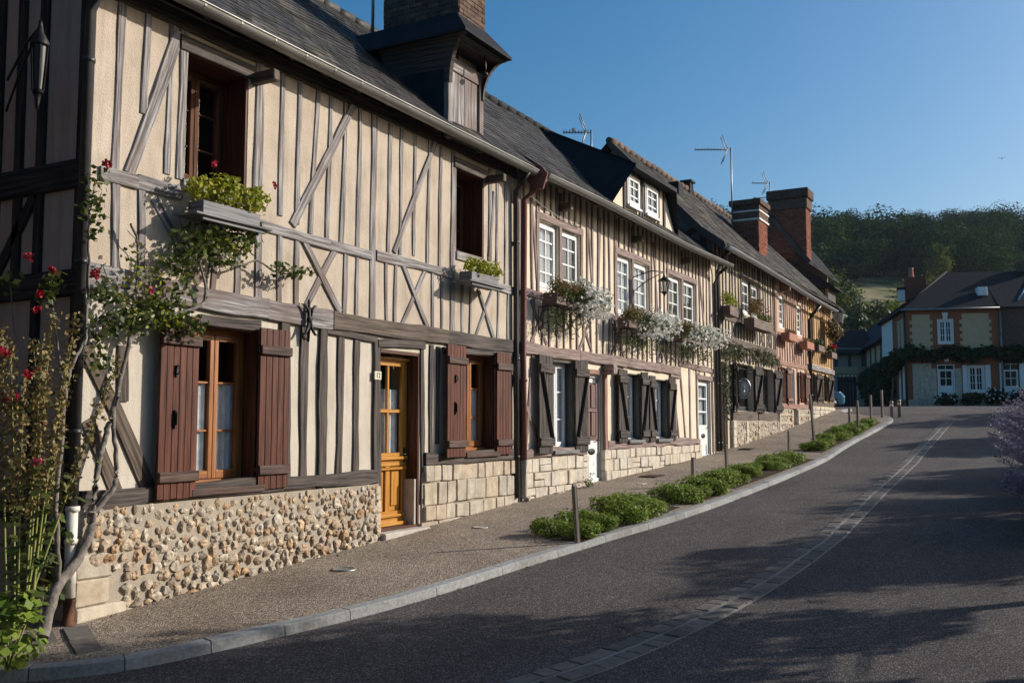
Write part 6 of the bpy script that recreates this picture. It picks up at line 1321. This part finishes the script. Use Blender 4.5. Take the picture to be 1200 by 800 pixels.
for x0_,x1_,z_,lb in ((28.1,29.1,4.28,'terracotta window box on the left upper window of the pink house'),(30.4,31.4,4.20,'terracotta window box on the right upper window of the pink house')):
    flower_box(lb,x0_,x1_,z_,-.22,.22,.24,M['terracotta'],[('foliage','leaf_dry',along(x0_,x1_,5,-.24,z_+.05,.12,.12,.08,.02,9),220,.06,.5,.3)],[],group='terracotta window boxes')
flower_box('dark planter under the left window of the ochre house',32.2,33.1,4.22,-.20,.2,.24,M['planter_brown'],[('foliage','leaf_vine',along(32.2,33.1,5,-.22,4.3,.14,.14,.14,.02,11),260,.08,.5,.3)],[],group='dark planters on the ochre house')
flower_box('dark planter with red flowers under the right window of the ochre house',34.2,35.1,4.12,-.22,.2,.24,M['planter_brown'],[('foliage','leaf_vine',along(34.2,35.1,5,-.24,4.2,.14,.14,.14,.02,12),260,.08,.5,.3)],[('blossom','petal_red',along(34.3,35.2,4,-.28,4.32,.14,.12,.08,.02,13),30,.06)],group='dark planters on the ochre house')
# ================================================================ lanterns, sign
def lantern(name,label,c,w_,h,wall,mat=None,drop=.1):
    t=thing(name,label,'lantern',c,0); c=Vector(c); wl=Vector(wall); mb=MB()
    top=c+Vector((0,0,h*.5+drop)); mb.tube([wl+Vector((0,0,-.02)),wl.lerp(top,.6)+Vector((0,0,.05)),top],.012,6); mb.tube([wl+Vector((0,0,-.30)),wl.lerp(top,.45)+Vector((0,0,-.12)),top],.010,6); mb.tube([top,c+Vector((0,0,h*.45))],.008,5); mb.build('bracket',M['iron'],t)
    mb=MB(); mb.lathe(c,[(.012,h*.62),(.02,h*.55),(w_*.25,h*.45),(w_*.62,h*.30),(w_*.60,h*.27)],6); mb.lathe(c,[(w_*.34,-h*.36),(w_*.36,-h*.32),(w_*.2,-h*.42),(.02,-h*.50),(.012,-h*.58)],6)
    for k in range(6): a=2*PI*k/6; mb.tube([c+Vector((w_*.34*math.cos(a),w_*.34*math.sin(a),-h*.34)),c+Vector((w_*.52*math.cos(a),w_*.52*math.sin(a),h*.28))],.008,4)
    mb.build('cage',M['iron'],t,recalc=False); mb=MB(); mb.lathe(c,[(w_*.30,-h*.33),(w_*.48,h*.27)],6,cap=False); mb.build('pane',mat or M['glass'],t); return t
lantern('wall_lantern','black iron wall lantern on a scroll bracket between the upper windows of the yellow house',(17.45,-.48,4.26),.20,.34,(17.0,-.03,4.42))
lantern('wall_lantern','ornate black iron lantern on the shaded gable wall at the top left',(4.80,.10,4.47),.13,.60,(5.17,1.05,4.66),M['pipe_dark'],.02)
lantern('wall_lantern','white glazed lantern hanging off the far corner of the row',(34.762,-0.494,5.328),.42,.55,(35.498,0.034,5.85),M['lamp_glass'],.1)
t=thing('hanging_basket','hanging basket of brown and orange foliage on the far corner of the row','hanging basket',(34.36,-0.386,4.828)); c=Vector(t.location); rg=np.random.default_rng(5)
P,Nn=cloud(rg,420,[(c.x,c.y,c.z,.28,.28,.40)],shell=.5); quad_cloud('foliage',P,Nn,.12,M['leaf_dry'],t,rng=rg); mb=MB(); mb.tube([c+Vector((0,0,.3)),c+Vector((-.1,.35,.75))],.012,5); mb.lathe(c,[(.05,-.3),(.16,-.2),(.2,-.05)],8); mb.build('basket',M['iron'],t)
sgp=Vector((24.953,0.119,2.588)); t=thing('hanging_sign','pale oval wrought iron shop sign hanging from a bracket on the cream house','sign',sgp)
mb=MB(); ux=RT; 
def ov(a,k): return sgp+ux*(math.cos(a)*.16*k)+Vector((0,0,math.sin(a)*.25*k))
mb.tube([ov(2*PI*k/24,1) for k in range(25)],.018,6); mb.tube([ov(2*PI*k/20,.78) for k in range(21)],.010,5); mb.build('rim',M['zinc_new'],t)
mb=MB()
for k in range(16): mb.tube([ov(2*PI*k/16,.78),ov(2*PI*k/16+.2,.9),ov(2*PI*k/16,1)],.009,4)
mb.build('scrollwork',M['zinc_new'],t)
mb=MB(); mb.face([ov(2*PI*k/20,.76)+FH*.012 for k in range(20)]); mb.face([ov(2*PI*k/20,.76)-FH*.012 for k in range(20)][::-1]); mb.build('panel',M['step'],t,recalc=False)
mb=MB(); mb.tube([ov(PI*k/12+.4,.45)-FH*.016 for k in range(14)],.012,5); mb.blob(sgp-FH*.02+Vector((0,0,.03)),(.05,.03,.06),1,.2); mb.blob(sgp-FH*.02+Vector((-.02,0,-.07)),(.06,.03,.05),1,.2); mb.build('emblem',M['white'],t,recalc=False)
mb=MB(); tp=ov(PI/2,1); wl=Vector((tp.x+.1,-.05,tp.z+.16)); mb.tube([wl,(tp.x,tp.y,tp.z+.16),tp],.012,5); mb.build('bracket',M['iron'],t)
# ================================================================ vine over the cream house ground floor
t=thing('climbing_vine','thin dusty vine hanging over the dark shutters of the cream house','vine',(22.5,-.1,1.0)); rg=np.random.default_rng(8)
ell=along(22.3,23.9,9,-.14,3.35,.16,.12,.22,.12,21)+along(25.0,27.6,9,-.12,3.45,.16,.10,.16,.12,22)+along(23.9,25.0,4,-.10,3.5,.14,.08,.09,.05,23)+[(22.5,-.14,2.9-.25*k,.15,.12,.2) for k in range(5)]
P,Nn=cloud(rg,2200,ell,shell=.2); quad_cloud('foliage',P,Nn,.07,M['leaf_grey'],t,aspect=.6,rng=rg)
mb=MB(); mb.tube([(22.45,-.1,1.0),(22.42,-.1,2.2),(22.6,-.1,3.3),(24,-.09,3.5),(27.5,-.08,3.5)],[.03,.025,.02,.015,.008],6); mb.build('stem',M['bark'],t)
# ================================================================ aerials and birds
antenna('antenna','rooftop antenna with a small bird sitting on its boom',(20.915,2.55,7.861),.72,.66,(-RT.x,-RT.y,0),9)
antenna('antenna','tall rooftop antenna on a high mast beside the red chimney',(28.593,1.385,7.922),2.0,1.08,(-RT.x,-RT.y,0),11)
a3=antenna('antenna','short antenna with two booms beside the tall dark chimney',(37.493,2.426,9.917),1.05,.68,(-RT.x,-RT.y,0),6)
mb=MB(); q=Vector((37.498,2.416,10.419)); mb.tube([q,q-RT*.70-Vector((0,0,.05))],.016,5); mb.build('boom',M['zinc'],a3)
antenna('antenna','antenna foot at the top edge beside the brick chimney of the foreground house',(10.963,1.5,7.494),.9,.8,(0,1,0),6)
def bird(label,c,flying):
    t=thing('bird',label,'bird',c); c=Vector(c); mb=MB(); mb.blob(c,(.06,.035,.045),1,.05); mb.blob(c+Vector((.05,0,.045)),(.025,.022,.022),1,.05); mb.bar(c+Vector((-.05,0,-.01)),c+Vector((-.15,0,-.04)),.03,.01); mb.tube([c+Vector((.07,0,.045)),c+Vector((.095,0,.042))],[.008,.001],4); mb.build('body',M['black'],t)
    for s1 in (1,-1):
        mb=MB()
        if flying: mb.face([c+Vector((.03,0,.02)),c+Vector((-.05,0,.02)),c+Vector((-.06,.30*s1,.10)),c+Vector((.01,.16*s1,.09))])
        else: mb.face([c+Vector((.03,.03*s1,.02)),c+Vector((-.05,.035*s1,-.01)),c+Vector((-.09,.02*s1,-.02)),c+Vector((-.02,.04*s1,.03))])
        mb.build('wing',M['black'],t)
bq=Vector((20.915,2.55,7.861))+Vector((0,0,.78))-RT*.42; bird('small dark bird perched on the antenna boom above the yellow house',(bq.x,bq.y,bq.z),False)
bird('tiny dark bird flying in the blue sky at the right',(67.291,-4.658,18.19),True)
# ================================================================ climbing rose and hollyhocks at the near corner
rose=thing('climbing_rose','old climbing rose with bare twisted stems trained over the near corner of the beige house','climbing rose',(4.95,-.2,.05))
mb=MB()
def wpath(pts,y=-.10): 
    return [(p[0],y if len(p)<3 else p[2],p[1]) for p in pts]
def stem(pts,r0,r1,y0=-.11,n=6):
    P=[Vector((p[0],p[1]+random.uniform(-.02,.02),p[2])) for p in pts]; D=[]
    for i in range(len(P)-1):
        p0=P[max(i-1,0)];p1=P[i];p2=P[i+1];p3=P[min(i+2,len(P)-1)]
        for k in range(6): s_=k/6; D.append(.5*((2*p1)+(p2-p0)*s_+(2*p0-5*p1+4*p2-p3)*s_*s_+(3*p1-p0-3*p2+p3)*s_**3)+Vector((random.gauss(0,.004),random.gauss(0,.004),random.gauss(0,.004))))
    D.append(P[-1]); m=len(D); mb.tube(D,[r0+(r1-r0)*i/(m-1)*1 for i in range(m)],n)
stem([(4.743,-0.3,0.124),(4.915,-0.2,0.426),(5.145,-0.14,0.616),(5.251,-0.12,0.834),(5.268,-0.11,0.985)],.048,.036)
stem([(5.269,-0.11,0.965),(5.332,-0.11,1.364),(5.382,-0.11,1.52),(5.439,-0.11,1.74),(5.495,-0.11,1.984),(5.584,-0.11,2.306),(5.615,-0.11,2.63),(5.647,-0.11,2.922),(5.62,-0.11,3.157),(5.543,-0.11,3.325)],.028,.010)
stem([(5.293,-0.11,0.963),(5.455,-0.11,1.141),(5.498,-0.11,1.304),(5.451,-0.11,1.636),(5.472,-0.12,1.948)],.024,.016)
stem([(4.942,-0.2,0.486),(4.86,-0.25,1.002),(4.89,-0.25,1.637),(4.91,-0.25,2.025),(5.073,-0.2,2.266),(5.235,-0.12,2.521)],.022,.010)
stem([(5.583,-0.11,2.341),(5.823,-0.11,2.542),(6.148,-0.11,2.648),(6.393,-0.11,2.774),(6.406,-0.11,2.987),(6.495,-0.12,3.156),(6.742,-0.12,3.136),(7.022,-0.12,3.225),(7.272,-0.11,3.161),(7.584,-0.11,3.169)],.020,.007)
stem([(6.393,-0.11,2.774),(6.353,-0.11,3.034),(6.196,-0.11,3.228),(6.02,-0.11,3.503)],.014,.006)
stem([(5.073,-0.2,2.266),(5.137,-0.15,2.781),(5.124,-0.14,3.26),(5.166,-0.13,3.581)],.012,.006)
stem([(5.632,-0.11,2.848),(5.756,-0.11,3.084),(5.528,-0.11,3.265)],.006,.003); stem([(5.615,-0.11,2.63),(5.422,-0.11,2.75),(5.29,-0.11,2.943)],.008,.004)
mb.build('trunk',M['bark'],rose,recalc=False)
rg=np.random.default_rng(77)
cl=[((5.13,3.503),.10,.20,90),((5.165,3.234),.08,.14,60),((5.089,3.356),.12,.10,50),((5.276,2.696),.14,.12,130),((5.256,2.418),.16,.14,150),((5.516,2.532),.22,.17,240),((5.731,2.625),.20,.16,230),((5.962,2.575),.22,.18,260),((6.175,2.519),.16,.12,150),((6.017,2.858),.16,.16,160),((6.1,3.21),.20,.17,240),((6.019,3.032),.12,.12,100),((6.39,3.253),.22,.18,270),((6.706,3.361),.22,.17,260),((6.89,3.483),.12,.14,110),((6.333,3.387),.20,.10,140),((6.624,3.134),.2,.06,60),((7.285,3.171),.14,.07,80),((7.483,3.172),.14,.08,80),((7.662,3.214),.08,.05,30),((5.202,2.175),.12,.12,80),((5.486,3.042),.08,.10,22),((5.84,3.059),.10,.10,45),((5.624,2.846),.2,.16,40)]
PP=[];NN=[]
for (x,z),rx,rz,n in cl: P,Nn=cloud(rg,int(n*.64),[(x,-.20,z,rx*1.08,.13,rz*1.08)],shell=.2,up=.3,rough=.9); PP.append(P);NN.append(Nn)
P=np.concatenate(PP); P[:,1]=np.minimum(P[:,1],-.06); quad_cloud('foliage',P,np.concatenate(NN),.058,M['leaf_rose'],rose,aspect=.68,rng=rg)
P,Nn=cloud(rg,200,[(*(lambda q:(q[0],-.24,q[1]))((5.777,2.586)),.35,.12,.14),(*(lambda q:(q[0],-.2,q[1]))((5.624,2.846)),.25,.08,.25),(*(lambda q:(q[0],-.22,q[1]))((6.641,3.335)),.3,.1,.14)],shell=.3,rough=.9); quad_cloud('young_leaves',P,Nn,.05,M['leaf_yel'],rose,aspect=.6,rng=rg)
for nm,c,m_,s_ in (('rose_bloom',(5.185,3.723),'petal_red',.045),('rose_bloom',(5.127,2.831),'petal_red',.05),('rose_bloom',(5.664,2.759),'petal_pink',.036)):
    P=np.array([c[0],-.24,c[1]])+rg.normal(size=(46,3))*s_*.4; quad_cloud(nm,P,rg.normal(size=(46,3)),.030,M[m_],rose,aspect=.9,rng=rg)
def holly(label,base,top,seed,pods,flower=None,leafy=0):
    rg=np.random.default_rng(seed); t=thing('hollyhock',label,'plant',base,0,'tall hollyhocks at the near corner'); b=Vector(base); tp=Vector(top); m=b.lerp(tp,.45)+Vector((rg.normal()*.05,rg.normal()*.05,0)); mb=MB()
    f=lambda s_:(1-s_)**2*b+2*s_*(1-s_)*m+s_*s_*tp
    mb.tube([f(k/10) for k in range(11)],[.011-.0008*k for k in range(11)],5); mb.build('stem',M['stem_green'],t,recalc=False)
    P=[];Nn=[]
    for s_ in np.linspace(1-pods,1,int(46*pods*2)):
        q=f(s_)
        for j in range(7): P.append(np.array(q)+rg.normal(size=3)*.022); Nn.append(rg.normal(size=3))
    quad_cloud('seed_pods',P,np.array(Nn),.030,M['pod'],t,aspect=.9,rng=rg)
    P=[];Nn=[]
    for s_ in rg.uniform(.05,.62,16+leafy):
        q=f(s_); a=rg.uniform(0,6.28); d_=rg.uniform(.05,.16); P.append(np.array(q)+np.array([d_*math.cos(a),d_*math.sin(a),rg.normal()*.02])); Nn.append(np.array([math.cos(a)*.4,math.sin(a)*.4,.7]))
    quad_cloud('leaves',P,np.array(Nn),.085,M['leaf_mid'],t,aspect=.85,rng=rg)
    if flower:
        for s_ in flower: q=np.array(f(s_)); P=q+np.array([0,-.03,0])+rg.normal(size=(18,3))*.014; quad_cloud('bloom',P,rg.normal(size=(18,3)),.028,M['petal_red' if seed%2 else 'petal_pink'],t,aspect=.9,rng=rg)
holly('leftmost hollyhock stem with red blooms at the picture edge',(4.15,-0.753,0.278),(4.188,-0.51,2.309),1,.55,(.78,.92))
holly('hollyhock stem with brown seed pods beside the leftmost one',(4.33,-0.561,0.265),(4.341,-0.373,2.238),2,.6)
holly('hollyhock with a pink bloom near its tip',(4.288,-0.692,0.303),(4.352,-0.601,2.241),3,.5,(.9,.72))
holly('tallest hollyhock seed spike before the dark timber corner',(4.432,-0.54,0.291),(4.482,-0.63,2.444),4,.62)
holly('slanting hollyhock seed spike nearest the downpipe',(4.315,-0.741,0.342),(4.558,-0.768,2.42),5,.62)
holly('hollyhock with scattered pods between the tall spikes',(4.235,-0.803,0.323),(4.322,-0.755,2.209),6,.6,(.6,))
holly('short leafy hollyhock in the middle of the clump',(4.15,-0.857,0.305),(4.202,-0.743,1.953),7,.5,None,16)
holly('thin hollyhock leaning across the white downpipe foot',(4.165,-0.883,0.381),(4.714,-1.052,2.117),8,.55)
holly('short hollyhock crossing in front of the rose trunk',(4.191,-0.931,0.397),(4.338,-0.991,2.039),9,.5,None,10)
t=thing('mallow_plant','clump of large green mallow leaves at the bottom left corner','plant',(4.063,-0.905,0.203)); c=Vector(t.location); rg=np.random.default_rng(3)
P,Nn=cloud(rg,260,[(c.x,c.y,c.z+.10,.22,.22,.20),(c.x+.02,c.y,c.z+.28,.15,.16,.12)],shell=.6,up=.8); quad_cloud('foliage',P,Nn,.062,M['leaf_box'],t,aspect=.9,rng=rg); mb=MB()
for k in range(8): a=k*.8; mb.tube([c-Vector((0,0,.1)),c+Vector((.1*math.cos(a),.1*math.sin(a),.2))],.005,4)
mb.build('stems',M['stem_green'],t)
rt_=thing('rose_bush','dark leafy rose with red blooms against the shaded gable wall','shrub',(4.912,0.041,0.217)); rg=np.random.default_rng(9)
ell=[(*p_,.16,.14,.18) for p_ in ((4.924,0.227,1.24),(5.021,0.05,1.174),(4.978,0.128,0.911),(5.059,-0.02,0.846),(4.919,0.236,0.716),(5.015,0.06,0.651),(4.896,0.278,1.042),(4.957,0.167,0.391),(5.051,-0.004,0.456))]+[(*p_,.10,.10,.12) for p_ in ((4.911,0.042,2.665),(4.932,0.005,2.766),(4.818,0.213,1.768),(4.905,0.053,1.834),(4.771,0.297,2.766))]
P,Nn=cloud(rg,900,ell,shell=.2,rough=.9); quad_cloud('foliage',P,Nn,.07,M['leaf_rose'],rt_,aspect=.65,rng=rg)
mb=MB(); mb.tube([(4.928,0.011,0.185),(5.025,0.043,0.977),(4.978,-0.079,2.032),(4.919,0.028,2.766)],[.02,.016,.01,.005],6); mb.tube([(4.897,0.068,0.185),(4.924,0.227,1.24),(4.771,0.297,2.766)],[.015,.01,.004],5); mb.build('stem',M['bark'],rt_)
for i,c in enumerate(((4.833,-0.126,2.836),(4.776,-0.023,2.533),(4.789,-0.047,2.652),(4.774,0.084,2.951),(4.47,-0.401,2.014),(4.43,-0.327,1.844),(4.128,-0.609,2.155))):
    P=np.array(c)+rg.normal(size=(24,3))*.014; quad_cloud('bloom',P,rg.normal(size=(24,3)),.028,M['petal_red'],rt_,aspect=.9,rng=rg)


# unseen large trees added to cut sky light and darken window reflections
for i,(x,y,h,r_,lb) in enumerate(((-7,-3,10,4,'unseen tall tree added behind the camera to block sky, pavement side'),(-9,-11,11,4.5,'unseen tall tree added behind the camera to block sky, far side'),(-1,-15.5,10,4,'unseen big tree added behind the camera across the street to block sky'),(6.5,-17,9,3.6,'unseen big tree added right of the camera to block sky'),(-6,7,9,3.6,'unseen tall tree added to keep sky light off the beige gable'),(21,-14.2,5.0,2.4,'unseen bushy tree added across from the yellow house to darken window reflections'),(27,-14.4,5.4,2.6,'unseen bushy tree added across from the cream house to darken window reflections'),(33.5,-13.8,5.2,2.5,'unseen bushy tree added across from the pink house to darken window reflections'),(41,-14,5.6,2.8,'unseen bushy tree added nearest the junction to darken window reflections'))):
    tree('added_shade_tree',lb,'tree',(x,y,zg(x)-.2),h,r_,M['leaf_tree'],n=5000,leaf=.34,group='unseen trees added for shade',seed=90+i,low=.12,trunk_r=.25)
# dry leaves and grit swept against the kerb and the walls
rg=np.random.default_rng(31); P=[]
for k in range(420):
    i=rg.integers(95,len(KERB)-60); p=KERB[i]-kn(i)*abs(rg.normal()*.07+.02); P.append((p.x,p.y,zroad(p.x,p.y)+.008))
for k in range(300):
    x=rg.uniform(5.4,22); P.append((x,-.08-abs(rg.normal()*.10),zpav(x,-.1)+.010))
for k in range(160):
    x=rg.uniform(5,30); y=rg.uniform(-7,-2.9); P.append((x,y,zroad(x,y)+.008))
P=np.array(P); tag(quad_cloud('leaf_litter',P,rg.normal(size=P.shape)*.25+np.array([0,0,1]),.032,M['leaf_dry'],aspect=.6,rng=rg),'dry leaves and grit along the kerb and wall foot','litter',kind='stuff')

# ================================================================ the air
mb=MB(); mb.box(-340,560,-430,470,-16,112); hz_=mb.build('haze',[]); hz_['kind']='stuff'; hz_['label']='thin blue haze in the air over the street and hill'; hz_['category']='haze'
hm=bpy.data.materials.new('haze'); hm.use_nodes=True; hn=hm.node_tree; hn.nodes.remove(hn.nodes['Principled BSDF']); pv=hn.nodes.new('ShaderNodeVolumePrincipled'); pv.inputs['Color'].default_value=(.72,.86,1,1); pv.inputs['Density'].default_value=.00013; pv.inputs['Anisotropy'].default_value=.1; hn.links.new(pv.outputs[0],hn.nodes['Material Output'].inputs['Volume']); hz_.data.materials.append(hm)
